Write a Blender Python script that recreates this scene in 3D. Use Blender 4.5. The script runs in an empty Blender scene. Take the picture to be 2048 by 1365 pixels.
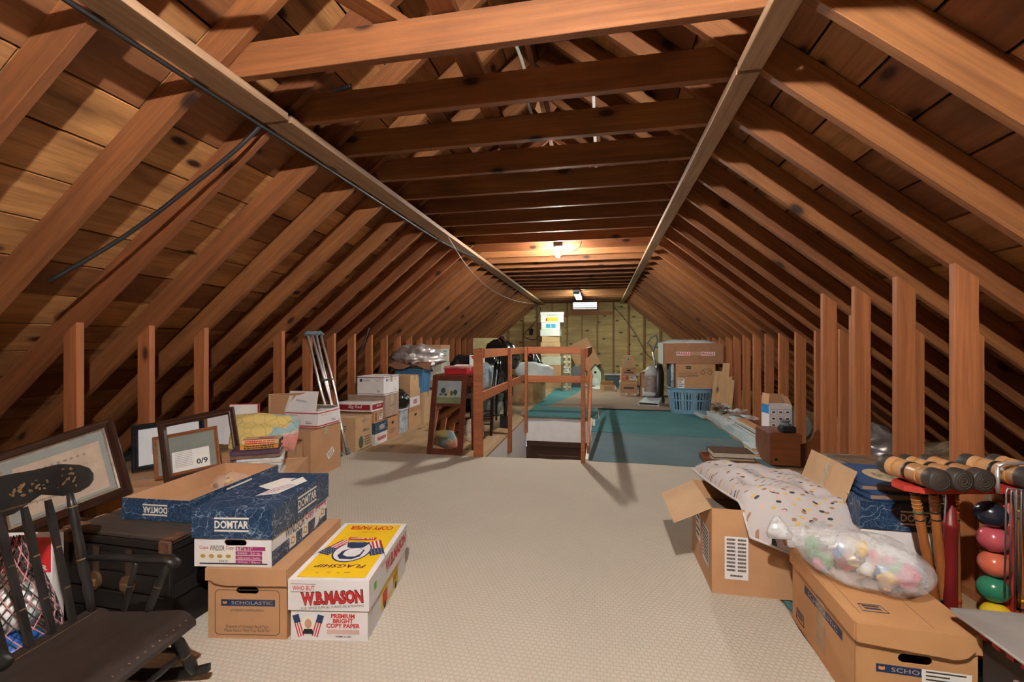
import bpy, math, random
from mathutils import Vector, Matrix, Euler, noise
R = math.radians
SC = bpy.context.scene
COL = SC.collection

# ---------------------------------------------------------------- camera, world, exposure
cam_d = bpy.data.cameras.new('camera'); cam = bpy.data.objects.new('camera', cam_d); COL.objects.link(cam)
cam.location = (0.475, 0.0, 1.10); cam.rotation_euler = (R(90), 0, R(11.06))
cam_d.sensor_width = 36.0; cam_d.lens = 15.73; cam_d.shift_y = 0.0032; cam_d.clip_start = 0.02
SC.camera = cam
wd = bpy.data.worlds.new('sky'); SC.world = wd; wd.use_nodes = True
wd.node_tree.nodes['Background'].inputs[0].default_value = (0.86, 0.93, 1.0, 1)
wd.node_tree.nodes['Background'].inputs[1].default_value = 2.5
SC.view_settings.view_transform = 'Standard'; SC.view_settings.look = 'None'
SC.view_settings.gamma = 1.0; SC.view_settings.use_curve_mapping = False
SC.view_settings.exposure = 0.78
SC.cycles.max_bounces = 6; SC.cycles.diffuse_bounces = 4; SC.cycles.glossy_bounces = 3; SC.cycles.adaptive_threshold = 0.03
SC.cycles.transparent_max_bounces = 12; SC.cycles.transmission_bounces = 6
SC.cycles.sample_clamp_indirect = 6.0; SC.cycles.use_light_tree = False

# ---------------------------------------------------------------- materials
MATS = {}
def _new(name):
    m = bpy.data.materials.new(name); m.use_nodes = True; nt = m.node_tree
    return m, nt, nt.nodes['Principled BSDF']
def _n(nt, t, **kw):
    n = nt.nodes.new(t)
    for k, v in kw.items(): setattr(n, k, v)
    return n
def _mix(nt, fac, a, b, mode='MIX'):
    n = _n(nt, 'ShaderNodeMix', data_type='RGBA', blend_type=mode)
    for i, v in ((0, fac), (6, a), (7, b)):
        if isinstance(v, (tuple, float, int)): n.inputs[i].default_value = v if not isinstance(v, tuple) else (*v[:3], 1)
        else: nt.links.new(v, n.inputs[i])
    return n.outputs[2]
def _ramp(nt, fac, stops):
    r = _n(nt, 'ShaderNodeValToRGB'); nt.links.new(fac, r.inputs[0]); el = r.color_ramp.elements
    while len(el) < len(stops): el.new(0.5)
    for e, (p, c) in zip(el, stops):
        e.position = p; e.color = (c, c, c, 1) if not isinstance(c, tuple) else (*c, 1)
    return r.outputs[0]
def _coords(nt, scale, rnd=True, kind='Object'):
    tc = _n(nt, 'ShaderNodeTexCoord'); v = tc.outputs[kind]
    if rnd:
        oi = _n(nt, 'ShaderNodeObjectInfo'); mu = _n(nt, 'ShaderNodeMath', operation='MULTIPLY')
        nt.links.new(oi.outputs['Random'], mu.inputs[0]); mu.inputs[1].default_value = 53.0
        ad = _n(nt, 'ShaderNodeVectorMath', operation='ADD')
        nt.links.new(v, ad.inputs[0]); nt.links.new(mu.outputs[0], ad.inputs[1]); v = ad.outputs[0]
    ml = _n(nt, 'ShaderNodeVectorMath', operation='MULTIPLY'); nt.links.new(v, ml.inputs[0]); ml.inputs[1].default_value = scale
    return ml.outputs[0]
def _noise(nt, vec, scale=1.0, detail=3.0, rough=0.55, dist=0.0):
    n = _n(nt, 'ShaderNodeTexNoise'); nt.links.new(vec, n.inputs['Vector'])
    n.inputs['Scale'].default_value = scale; n.inputs['Detail'].default_value = detail
    n.inputs['Roughness'].default_value = rough; n.inputs['Distortion'].default_value = dist
    return n.outputs['Fac']
def _bump(nt, b, h, strength=0.3, dist=0.01):
    bp = _n(nt, 'ShaderNodeBump'); bp.inputs['Strength'].default_value = strength; bp.inputs['Distance'].default_value = dist
    nt.links.new(h, bp.inputs['Height']); nt.links.new(bp.outputs[0], b.inputs['Normal'])

def plain(name, col, rough=0.6, metal=0.0, var=0.12, vs=9.0, bump=0.0, bs=60.0, emit=0.0, spec=0.5, coat=0.0, rnd=True):
    """one colour with a soft, irregular variation (wear, dust) and optional fine relief"""
    if name in MATS: return MATS[name]
    m, nt, b = _new(name)
    v = _coords(nt, (1, 1, 1), rnd)
    f = _noise(nt, v, vs, 4)
    dark = tuple(c * (1 - var) for c in col); light = tuple(min(1, c * (1 + var)) for c in col)
    nt.links.new(_ramp(nt, f, [(0.3, dark), (0.7, light)]), b.inputs['Base Color'])
    b.inputs['Roughness'].default_value = rough; b.inputs['Metallic'].default_value = metal
    b.inputs['Specular IOR Level'].default_value = spec; b.inputs['Coat Weight'].default_value = coat
    if bump: _bump(nt, b, _noise(nt, v, bs, 3), bump, 0.004)
    if emit:
        b.inputs['Emission Color'].default_value = (*col, 1); b.inputs['Emission Strength'].default_value = emit
    MATS[name] = m; return m

def wood(name, a, bcol, dark, grain=(0.7, 16, 16), rough=0.62, knots=1.0, stain=0.35, spread=0.5, bump=0.15, axis=0, wide=1):
    """sawn timber: long grain on local X, knots, stains; every piece its own tone"""
    if name in MATS: return MATS[name]
    m, nt, b = _new(name)
    def sc(t): return (t[1], t[0], t[2]) if axis == 1 else ((t[1], t[2], t[0]) if axis == 2 else t)
    g = _noise(nt, _coords(nt, sc(grain)), 1.6, 5, 0.62, 0.6)
    g2 = _noise(nt, _coords(nt, sc((grain[0] * 2.2, grain[1] * 5, grain[2] * 5))), 1.5, 3, 0.6)
    oi = _n(nt, 'ShaderNodeObjectInfo')
    tone = _mix(nt, oi.outputs['Random'], a, bcol)
    c1 = _mix(nt, _ramp(nt, g, [(0.3, 0.0), (0.72, 1.0)]), _mix(nt, 1.0, tone, (0.58, 0.54, 0.52), 'MULTIPLY'), tone)
    c1 = _mix(nt, _ramp(nt, g2, [(0.35, 0.75), (0.6, 1.0)]), dark, c1)
    st = _noise(nt, _coords(nt, sc((1.3, 4.0, 4.0))), 1.0, 4, 0.6)
    c1 = _mix(nt, _ramp(nt, st, [(0.5, 0.0), (0.72, stain)]), c1, dark)
    if knots:
        vo = _n(nt, 'ShaderNodeTexVoronoi'); vo.voronoi_dimensions = '2D'; sx = _n(nt, 'ShaderNodeSeparateXYZ'); nt.links.new(_coords(nt, (1, 1, 1)), sx.inputs[0])
        cx = _n(nt, 'ShaderNodeCombineXYZ'); m1 = _n(nt, 'ShaderNodeMath', operation='MULTIPLY'); m2 = _n(nt, 'ShaderNodeMath', operation='MULTIPLY')
        nt.links.new(sx.outputs[axis], m1.inputs[0]); m1.inputs[1].default_value = 2.0; nt.links.new(sx.outputs[(axis + wide) % 3], m2.inputs[0]); m2.inputs[1].default_value = 4.2
        nt.links.new(m1.outputs[0], cx.inputs[0]); nt.links.new(m2.outputs[0], cx.inputs[1]); nt.links.new(cx.outputs[0], vo.inputs['Vector']); vo.inputs['Scale'].default_value = 1.0
        kn = _ramp(nt, vo.outputs['Distance'], [(0.05, 1.0), (0.085, 0.6), (0.10, 0.25), (0.17, 0.0)])
        sel = _n(nt, 'ShaderNodeSeparateColor'); nt.links.new(vo.outputs['Color'], sel.inputs[0])
        gt = _n(nt, 'ShaderNodeMath', operation='GREATER_THAN'); nt.links.new(sel.outputs[0], gt.inputs[0]); gt.inputs[1].default_value = 1 - 0.5 * knots
        mu = _n(nt, 'ShaderNodeMath', operation='MULTIPLY'); nt.links.new(gt.outputs[0], mu.inputs[0]); nt.links.new(kn, mu.inputs[1])
        c1 = _mix(nt, mu.outputs[0], c1, tuple(x * 0.35 for x in dark))
    nt.links.new(c1, b.inputs['Base Color'])
    b.inputs['Roughness'].default_value = rough; b.inputs['Specular IOR Level'].default_value = 0.35
    if bump: _bump(nt, b, g2, bump, 0.003)
    MATS[name] = m; return m

def marble(name):
    if name in MATS: return MATS[name]
    m, nt, b = _new(name)
    n1 = _noise(nt, _coords(nt, (1, 1, 1)), 80, 6, 0.8, 1.5)
    c = _ramp(nt, n1, [(0.36, (0.006, 0.018, 0.05)), (0.50, (0.010, 0.034, 0.085)), (0.58, (0.03, 0.08, 0.16)), (0.68, (0.28, 0.40, 0.54))])
    w = _n(nt, 'ShaderNodeTexVoronoi', feature='DISTANCE_TO_EDGE')
    tcw = _coords(nt, (1, 1, 1)); dn = _n(nt, 'ShaderNodeTexNoise'); nt.links.new(tcw, dn.inputs[0]); dn.inputs['Scale'].default_value = 7; dn.inputs['Detail'].default_value = 4
    ad = _n(nt, 'ShaderNodeVectorMath', operation='MULTIPLY_ADD'); nt.links.new(dn.outputs['Color'], ad.inputs[0]); ad.inputs[1].default_value = (0.25, 0.25, 0.25); nt.links.new(tcw, ad.inputs[2])
    nt.links.new(ad.outputs[0], w.inputs['Vector']); w.inputs['Scale'].default_value = 13
    vein = _ramp(nt, w.outputs['Distance'], [(0.0, 0.7), (0.022, 0.0)])
    nt.links.new(_mix(nt, vein, c, (0.42, 0.52, 0.64)), b.inputs['Base Color']); b.inputs['Roughness'].default_value = 0.45
    MATS[name] = m; return m

def berber(name, c1, c2, sc=36.0, bump=0.8, wave=True):
    if name in MATS: return MATS[name]
    m, nt, b = _new(name)
    v = _coords(nt, (1, 1, 1), False)
    vo = _n(nt, 'ShaderNodeTexVoronoi'); nt.links.new(v, vo.inputs['Vector']); vo.inputs['Scale'].default_value = sc * 3.4; vo.inputs['Randomness'].default_value = 0.6
    ck = _n(nt, 'ShaderNodeTexBrick'); nt.links.new(v, ck.inputs['Vector'])
    ck.inputs['Scale'].default_value = sc * 0.5; ck.inputs['Mortar Size'].default_value = 0.09; ck.inputs['Mortar Smooth'].default_value = 0.9
    ck.inputs['Brick Width'].default_value = 0.5; ck.inputs['Row Height'].default_value = 0.42
    big = _noise(nt, v, 1.7, 4, 0.6)
    col = _mix(nt, _ramp(nt, big, [(0.3, 0.0), (0.7, 1.0)]), c1, c2)
    if wave: col = _mix(nt, ck.outputs['Fac'], col, tuple(x * 0.90 for x in c1))
    fine = _noise(nt, v, 260, 2)
    col = _mix(nt, _ramp(nt, fine, [(0.3, 0.25), (0.6, 0.0)]), col, tuple(x * 0.55 for x in c1))
    nt.links.new(col, b.inputs['Base Color']); b.inputs['Roughness'].default_value = 0.95; b.inputs['Specular IOR Level'].default_value = 0.1
    h = _n(nt, 'ShaderNodeMath', operation='SUBTRACT'); nt.links.new(vo.outputs['Distance'], h.inputs[1]); nt.links.new(ck.outputs['Fac'], h.inputs[0]) 
    inv = _n(nt, 'ShaderNodeMath', operation='MULTIPLY'); nt.links.new(h.outputs[0], inv.inputs[0]); inv.inputs[1].default_value = -1.0
    _bump(nt, b, inv.outputs[0], bump, 0.006)
    MATS[name] = m; return m

def film(name, col, alpha, rough=0.18):
    """thin clear plastic: partly see-through sheet"""
    if name in MATS: return MATS[name]
    m, nt, b = _new(name)
    b.inputs['Base Color'].default_value = (*col, 1); b.inputs['Roughness'].default_value = rough; b.inputs['Specular IOR Level'].default_value = 0.8
    f = _noise(nt, _coords(nt, (1, 1, 1)), 14, 4, 0.6, 0.8)
    nt.links.new(_ramp(nt, f, [(0.3, alpha * 0.55), (0.75, min(1, alpha * 1.5))]), b.inputs['Alpha'])
    _bump(nt, b, f, 0.5, 0.02)
    MATS[name] = m; return m

def glass(name, tint=(1, 1, 1), refl=0.06):
    if name in MATS: return MATS[name]
    m, nt, b = _new(name)
    b.inputs['Base Color'].default_value = (*tint, 1); b.inputs['Roughness'].default_value = 0.03; b.inputs['Alpha'].default_value = refl
    MATS[name] = m; return m

RAFT = wood('rafter timber', (0.36, 0.148, 0.048), (0.27, 0.094, 0.033), (0.08, 0.025, 0.011), stain=0.55, knots=0.7, wide=2)
PLNK = wood('roof board pine', (0.66, 0.34, 0.125), (0.24, 0.088, 0.036), (0.075, 0.026, 0.012), grain=(0.9, 9, 9), stain=0.8, knots=1.0)
STRG = wood('old stringer wood', (0.55, 0.36, 0.22), (0.48, 0.31, 0.19), (0.16, 0.09, 0.05), stain=0.5, knots=0.6)
STUD = wood('stud timber', (0.54, 0.20, 0.075), (0.44, 0.155, 0.058), (0.17, 0.055, 0.022), stain=0.3, knots=0.5)
STUDG = wood('gable stud timber', (0.40, 0.20, 0.085), (0.34, 0.165, 0.07), (0.17, 0.075, 0.03), stain=0.2, knots=0)
RAIL = wood('rail timber', (0.50, 0.17, 0.065), (0.44, 0.145, 0.055), (0.17, 0.05, 0.022), stain=0.3, knots=0.5)
PLY = wood('gable plywood', (0.62, 0.46, 0.21), (0.55, 0.40, 0.18), (0.22, 0.13, 0.05), grain=(0.8, 5, 5), stain=0.45, knots=1.0, rough=0.7, wide=2)
SUBF = wood('subfloor plywood', (0.50, 0.35, 0.20), (0.50, 0.35, 0.20), (0.26, 0.16, 0.08), grain=(0.5, 5, 5), stain=0.6, knots=0.6, axis=1, wide=2)
FELT = plain('dark roof felt', (0.02, 0.015, 0.012), 0.95)
DRYW = plain('painted drywall', (0.72, 0.70, 0.70), 0.75, var=0.05)
DKWD = wood('dark brown door wood', (0.075, 0.034, 0.022), (0.065, 0.03, 0.02), (0.025, 0.012, 0.008), knots=0, rough=0.4)
CARD = plain('cardboard', (0.47, 0.255, 0.13), 0.8, var=0.10, vs=5, bump=0.08, bs=90)
CARD2 = plain('pale cardboard', (0.53, 0.33, 0.18), 0.8, var=0.10, vs=5, bump=0.08, bs=90)
CARDIN = plain('cardboard inside', (0.50, 0.285, 0.15), 0.85, var=0.10, vs=5)
WHT = plain('white coated board', (0.74, 0.72, 0.72), 0.6, var=0.06, vs=6)
PAPER = plain('paper', (0.76, 0.74, 0.70), 0.8, var=0.05)
BLK = plain('black ink', (0.012, 0.012, 0.014), 0.6)
INK = plain('dark print', (0.05, 0.035, 0.03), 0.7)
NAVY = plain('navy print', (0.012, 0.03, 0.09), 0.6)
RED = plain('red print', (0.52, 0.02, 0.025), 0.5)
MAG = plain('magenta print', (0.33, 0.03, 0.16), 0.5)
YEL = plain('yellow print', (0.86, 0.54, 0.01), 0.5, var=0.05)
CREAM = plain('cream print', (0.78, 0.74, 0.66), 0.6, var=0.05)
GOLD = plain('faded gold stencil', (0.17, 0.10, 0.048), 0.5, metal=0.15, var=0.4, vs=40)
CHBLK = plain('worn black paint', (0.013, 0.012, 0.012), 0.38, var=0.5, vs=14, bump=0.15, bs=30, spec=0.4)
DARK = plain('hollow dark', (0.01, 0.008, 0.007), 0.95)
BAGB = plain('black bin bag plastic', (0.012, 0.013, 0.015), 0.22, var=0.2, bump=0.6, bs=22)
BAGW = plain('white bag plastic', (0.72, 0.78, 0.80), 0.3, var=0.06, bump=0.4, bs=18)
FILM = film('clear plastic film', (0.9, 0.93, 0.95), 0.35)
CHROME = plain('brushed aluminium', (0.78, 0.79, 0.81), 0.36, metal=0.8, var=0.06)
GREYR = plain('grey rubber', (0.12, 0.14, 0.15), 0.7)
BLKP = plain('black plastic', (0.016, 0.017, 0.02), 0.35)
MARB = marble('blue marbled print')
TAPE = film('parcel tape', (0.75, 0.60, 0.42), 0.45, 0.2)
WTRIM = plain('white painted wood', (0.70, 0.70, 0.68), 0.5, var=0.08)
IRON = plain('dark iron', (0.05, 0.04, 0.035), 0.5, metal=0.6, var=0.4)
BLBIN = plain('blue bin plastic', (0.075, 0.22, 0.42), 0.4, var=0.08)

# ---------------------------------------------------------------- mesh helpers
class MB:
    def __init__(s): s.v = []; s.f = []; s.m = []; s.sm = []
    def add(s, vs, fs, m=0, M=None, smooth=False):
        o = len(s.v)
        s.v += [tuple(M @ Vector(p)) if M else tuple(p) for p in vs]
        for f in fs: s.f.append([i + o for i in f]); s.m.append(m); s.sm.append(smooth)
        return s
    def box(s, c, d, m=0, M=None, ch=0.0):
        x, y, z = d[0] / 2, d[1] / 2, d[2] / 2
        if ch <= 0:
            vs = [(c[0] + a * x, c[1] + b * y, c[2] + e * z) for a in (-1, 1) for b in (-1, 1) for e in (-1, 1)]
            return s.add(vs, [(0, 1, 3, 2), (4, 6, 7, 5), (0, 4, 5, 1), (2, 3, 7, 6), (0, 2, 6, 4), (1, 5, 7, 3)], m, M)
        vs = []; idx = {}
        for a in (-1, 1):
            for b in (-1, 1):
                for e in (-1, 1):
                    for k in range(3):
                        p = [a * x, b * y, e * z]
                        for j in range(3):
                            if j != k: p[j] -= (a, b, e)[j] * ch
                        idx[(a, b, e, k)] = len(vs); vs.append((c[0] + p[0], c[1] + p[1], c[2] + p[2]))
        fs = []
        for k in range(3):
            i, j = [q for q in range(3) if q != k]
            for sg in (-1, 1):
                quad = []
                for (u, w) in ((-1, -1), (1, -1), (1, 1), (-1, 1)):
                    t = [0, 0, 0]; t[k] = sg; t[i] = u; t[j] = w; quad.append(idx[(*t, k)])
                flip = (sg < 0) != (k == 1)
                fs.append(quad[::-1] if flip else quad)
        for k in range(3):
            i, j = [q for q in range(3) if q != k]
            for u in (-1, 1):
                for w in (-1, 1):
                    t0 = [0, 0, 0]; t1 = [0, 0, 0]; t0[k] = -1; t1[k] = 1; t0[i] = t1[i] = u; t0[j] = t1[j] = w
                    fs.append([idx[(*t0, i)], idx[(*t1, i)], idx[(*t1, j)], idx[(*t0, j)]])
        for a in (-1, 1):
            for b in (-1, 1):
                for e in (-1, 1): fs.append([idx[(a, b, e, k)] for k in range(3)])
        return s.add(vs, fs, m, M)
    def tube(s, pts, r, n=8, m=0, M=None, caps=True, closed=False):
        pts = [Vector(p) for p in pts]; N = len(pts)
        rs = r if isinstance(r, (list, tuple)) else [r] * N
        vs = []; up = None
        for i, p in enumerate(pts):
            if closed: t = pts[(i + 1) % N] - pts[i - 1]
            else: t = (pts[min(i + 1, N - 1)] - pts[max(i - 1, 0)])
            t.normalize()
            if up is None: up = Vector((0, 0, 1)) if abs(t.z) < 0.9 else Vector((0, 1, 0))
            a = t.cross(up); a = a.normalized() if a.length > 1e-6 else Vector((1, 0, 0))
            b = a.cross(t).normalized(); up = b
            for k in range(n):
                an = 2 * math.pi * k / n; vs.append(p + (a * math.cos(an) + b * math.sin(an)) * rs[i])
        fs = [(i * n + k, i * n + (k + 1) % n, ((i + 1) % N) * n + (k + 1) % n, ((i + 1) % N) * n + k) for i in range(N if closed else N - 1) for k in range(n)]
        s.add(vs, fs, m, M, True)
        if caps and not closed:
            o = len(s.v) - len(vs)
            for lst in (list(range(n))[::-1], [(N - 1) * n + k for k in range(n)]):
                s.f.append([o + i for i in lst]); s.m.append(m); s.sm.append(False)
        return s
    def lathe(s, prof, n=20, m=0, M=None, smooth=True):
        vs = [(r * math.cos(2 * math.pi * k / n), r * math.sin(2 * math.pi * k / n), z) for r, z in prof for k in range(n)]
        fs = [(i * n + k, i * n + (k + 1) % n, (i + 1) * n + (k + 1) % n, (i + 1) * n + k) for i in range(len(prof) - 1) for k in range(n)]
        s.add(vs, fs, m, M, smooth)
        o = len(s.v) - len(vs)
        for i, fl in ((0, True), (len(prof) - 1, False)):
            if prof[i][0] > 1e-4:
                l = [o + i * n + k for k in range(n)]; s.f.append(l[::-1] if fl else l); s.m.append(m); s.sm.append(False)
        return s
    def prism(s, poly, t, m=0, M=None):
        """2-D outline (counter-clockwise, local x/y) given the thickness t along +z"""
        n = len(poly); vs = [(x, y, 0) for x, y in poly] + [(x, y, t) for x, y in poly]
        fs = [list(range(n))[::-1], [n + i for i in range(n)]] + [(i, (i + 1) % n, n + (i + 1) % n, n + i) for i in range(n)]
        return s.add(vs, fs, m, M)
    def grid(s, nx, ny, fn, m=0, M=None, smooth=True):
        vs = [fn(i / nx, j / ny) for j in range(ny + 1) for i in range(nx + 1)]; w = nx + 1
        return s.add(vs, [(j * w + i, j * w + i + 1, (j + 1) * w + i + 1, (j + 1) * w + i) for j in range(ny) for i in range(nx)], m, M, smooth)
    def quad(s, M, u0, v0, u1, v1, m=0, h=0.0008):
        return s.add([(u0, v0, h), (u1, v0, h), (u1, v1, h), (u0, v1, h)], [(0, 1, 2, 3)], m, M)
    def mesh(s, name, mats):
        me = bpy.data.meshes.new(name); me.from_pydata(s.v, [], s.f)
        for q in (mats if isinstance(mats, (list, tuple)) else [mats]): me.materials.append(q)
        me.polygons.foreach_set('material_index', s.m); me.polygons.foreach_set('use_smooth', s.sm); me.update()
        return me
    def build(s, name, mats, parent=None, loc=(0, 0, 0), rot=(0, 0, 0)):
        return link(name, s.mesh(name, mats), parent, loc, rot)

def link(name, me, parent=None, loc=(0, 0, 0), rot=(0, 0, 0)):
    o = bpy.data.objects.new(name, me); COL.objects.link(o); o.parent = parent
    o.location = loc; o.rotation_euler = rot; return o
def tag(o, label, cat, group=None, kind=None):
    o['label'] = label; o['category'] = cat
    if group: o['group'] = group
    if kind: o['kind'] = kind
    return o
def thing(name, label, cat, loc=(0, 0, 0), rz=0.0, group=None, rot=None):
    o = link(name, None, None, loc, rot or (0, 0, R(rz))); return tag(o, label, cat, group)
def struct(o): o['kind'] = 'structure'; return o
def TR(x=0, y=0, z=0): return Matrix.Translation((x, y, z))
def RX(a): return Matrix.Rotation(R(a), 4, 'X')
def RY(a): return Matrix.Rotation(R(a), 4, 'Y')
def RZ(a): return Matrix.Rotation(R(a), 4, 'Z')
def frame(o, u, v):
    """placing matrix: local x -> u, local y -> v, local z -> outward normal"""
    u = Vector(u).normalized(); v = Vector(v).normalized(); n = u.cross(v)
    return Matrix(((u.x, v.x, n.x, o[0]), (u.y, v.y, n.y, o[1]), (u.z, v.z, n.z, o[2]), (0, 0, 0, 1)))
def face(d, side, z0=0.0):
    w, e, h = d; zc = z0 + h / 2
    return {'front': frame((0, -e / 2, zc), (1, 0, 0), (0, 0, 1)), 'right': frame((w / 2, 0, zc), (0, 1, 0), (0, 0, 1)),
            'back': frame((0, e / 2, zc), (-1, 0, 0), (0, 0, 1)), 'left': frame((-w / 2, 0, zc), (0, -1, 0), (0, 0, 1)),
            'top': frame((0, 0, z0 + h), (1, 0, 0), (0, 1, 0))}[side]
_TX = {}
def txt(parent, s, M, w, h, mat, at=(0, 0), rot=0.0, bold=0.0, shear=0.0, lift=0.0012, name='lettering'):
    """printed words scaled to w x h metres, centred at `at` on the face M"""
    key = (s, bold, shear)
    if key not in _TX:
        cu = bpy.data.curves.new('t', 'FONT'); cu.body = s; cu.size = 1.0; cu.offset = bold; cu.shear = shear; cu.resolution_u = 2; cu.space_line = 0.85
        cu.align_x = 'CENTER'
        t = bpy.data.objects.new('t', cu); me = bpy.data.meshes.new_from_object(t); bpy.data.objects.remove(t); bpy.data.curves.remove(cu)
        vs = [v.co.copy() for v in me.vertices]; fs = [list(p.vertices) for p in me.polygons]; bpy.data.meshes.remove(me)
        x0 = min(v.x for v in vs); x1 = max(v.x for v in vs); y0 = min(v.y for v in vs); y1 = max(v.y for v in vs)
        _TX[key] = ([((v.x - (x0 + x1) / 2) / (x1 - x0), (v.y - (y0 + y1) / 2) / (y1 - y0), 0) for v in vs], fs)
    vs, fs = _TX[key]
    b = MB(); b.add([(x * w, y * h, 0) for x, y, z in vs], fs, 0, M @ TR(at[0], at[1], lift) @ RZ(rot))
    return b.build(name, mat, parent)
def stadium(w, h, n=6):
    r = h / 2; a = w / 2 - r
    return [(a + r * math.cos(t), r * math.sin(t)) for t in [-math.pi / 2 + math.pi * k / n for k in range(n + 1)]] + \
           [(-a + r * math.cos(t), r * math.sin(t)) for t in [math.pi / 2 + math.pi * k / n for k in range(n + 1)]]
def ellipse(w, h, n=24): return [(w / 2 * math.cos(2 * math.pi * k / n), h / 2 * math.sin(2 * math.pi * k / n)) for k in range(n)]
def ngon(b, M, poly, m=0, h=0.0008):
    return b.add([(x, y, h) for x, y in poly], [list(range(len(poly)))], m, M)
def copy_tree(o, parent=None, label=None):
    c = o.copy(); COL.objects.link(c); c.parent = parent
    if label: c['label'] = label
    for ch in [x for x in o.children]: copy_tree(ch, c)
    return c
# ---------------------------------------------------------------- the attic shell
SL = 0.82; AN = math.atan(SL); ca, sa = math.cos(AN), math.sin(AN)
def under(x): return 3.152 - SL * abs(x)          # underside of the rafters
def TYn(n): return 1.63 + 0.406 * n               # near face of collar tie n
Y0, Y1 = -3.28, 12.42
rng = random.Random(7)

# ceiling: outer roofing (root) with boards, rafters, ties and stringers as its pieces
top = 0.14 / ca + 0.024 / ca + 0.02
xe = 3.98
b = MB()
for s in (1, -1):
    p = [(0, Y0 - .1, under(0) + top), (s * xe, Y0 - .1, under(xe) + top), (s * xe, Y1 + .25, under(xe) + top), (0, Y1 + .25, under(0) + top)]
    q = [(x, y, z + 0.03) for x, y, z in p]
    b.add(p + q, [(0, 1, 2, 3), (7, 6, 5, 4), (0, 4, 5, 1), (1, 5, 6, 2), (2, 6, 7, 3), (3, 7, 4, 0)])
ceiling = struct(b.build('ceiling', FELT))
ceiling['label'] = 'gabled attic roof of bare pine boards on red-brown rafters'

LENS = [8, 9, 10, 12]
pl_mesh = {}
for L in LENS:
    for v in range(2):
        r2 = random.Random(L * 10 + v); ln = 0.406 * L - 0.003; w = 0.2305
        mb = MB(); mb.box((0, 0, 0), (ln, w, 0.021), ch=0.003); pl_mesh[(L, v)] = mb.mesh('plank', PLNK)
rowp = 0.2385
nrow = 21
for s in (1, -1):
    for i in range(nrow):
        dist = 0.02 + rowp * (i + 0.5)           # down the slope from the ridge
        cx = s * dist * ca; cz = under(0) + 0.14 / ca - dist * sa + 0.0125 / ca
        y = Y0 - rng.choice([0, .406, .812, 1.218, 2.03])
        while y < Y1:
            L = rng.choice(LENS); ln = 0.406 * L
            if y + ln > Y0 + 0.3:
                yy = y
                if y + ln > Y1 + 0.2:           # last board is shorter: the shortest stock that fits
                    for Lq in LENS:
                        if y + 0.406 * Lq >= Y1 - 0.05: L = Lq; ln = 0.406 * L; break
                    yy = min(y, Y1 + 0.2 - ln)
                o = link('plank', pl_mesh[(L, rng.randrange(2))], ceiling)
                Mx = frame((cx, yy + ln / 2, cz + rng.uniform(0, 0.002)), (0, 1, 0), (-s * ca, 0, sa))
                if s < 0: Mx = frame((cx, yy + ln / 2, cz + rng.uniform(0, 0.002)), (0, -1, 0), (ca, 0, sa))
                if yy == y or L: o.matrix_local = Mx
                if yy != y: y = Y1 + 9
            y += ln
RL = 3.86 / ca
mb = MB(); mb.box((0, 0, 0), (RL, 0.038, 0.14), ch=0.002); raft_me = mb.mesh('rafter', RAFT)
mb = MB(); mb.box((0, 0, 0), (2.24, 0.038, 0.14), ch=0.002); tie_me = mb.mesh('collar_tie', RAFT)
for n in range(-12, 27):
    for s in (1, -1):
        m = 0.019 + 3.86 / 2; o = link('rafter', raft_me, ceiling)
        o.location = (s * (m + 0.07 * sa), TYn(n) - 0.0195, under(m) + 0.07 * ca)
        o.rotation_euler = (0, AN, 0) if s > 0 else (0, AN, math.pi)
    if n in (-5, -4, -3, -2, -1): continue
    o = link('collar_tie', tie_me, ceiling, (0.0, TYn(n) + 0.0195, 2.30 + rng.uniform(-.003, .003)), (0, 0, R(rng.uniform(-.15, .15))))
mb = MB()
for i in range(4):
    mb2 = MB(); mb2.box((0, 0, 0), (3.9, 0.036, 0.18)); mb2.build('ridge_board', RAFT, ceiling, (0, Y0 + 1.96 + 3.925 * i, under(0) + 0.05), (0, 0, R(90)))
for i in range(3):
    mb = MB(); mb.box((0, 0, 0), (5.2, 0.14, 0.036), ch=0.002); mb.build('stringer', STRG, ceiling, (-1.082, Y0 + 2.61 + 5.22 * i, 2.209), (0, 0, R(90)))
    mb = MB(); mb.box((0, 0, 0), (5.2, 0.092, 0.036), ch=0.002); mb.build('stringer', STRG, ceiling, (1.062, Y0 + 2.61 + 5.22 * i, 2.209), (0, 0, R(90)))
# loose boards lying on the ties and braces under the ridge
for (x, ya, yb, w, rz, mt) in ((-0.11, 1.5, 4.3, 0.10, 90, RAFT), (-0.42, 2.2, 5.0, 0.10, 90, RAFT), (0.55, 4.3, 7.0, 0.12, 90, RAFT), (-0.62, 5.2, 8.3, 0.12, 90, RAFT)):
    mb = MB(); mb.box((0, 0, 0), (yb - ya, w, 0.03), ch=0.002); mb.build('loose_board', mt, ceiling, (x, (ya + yb) / 2, 2.389), (0, 0, R(rz)))
mb = MB(); mb.box((0, 0, 0), (0.9, 0.09, 0.036), ch=0.002); mb.build('loose_board', RAFT, ceiling, (-0.53, 1.34, 2.39), (0, 0, R(59)))
for n in (4, 5, 6):
    mb = MB(); mb.box((0, 0, 0), (0.66, 0.05, 0.02)); mb.build('hanger_strip', WTRIM if n == 4 else RAFT, ceiling, (0.32 + 0.03 * n, TYn(n) - 0.06, 2.68), (0, R(88), 0))

for s in (1, -1):
    struct(MB().box((s * 3.88, (Y0 + Y1) / 2, 0.10), (0.03, Y1 - Y0 + 0.3, 0.40)).build('wall_eave_' + ('right' if s > 0 else 'left'), FELT))
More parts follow.
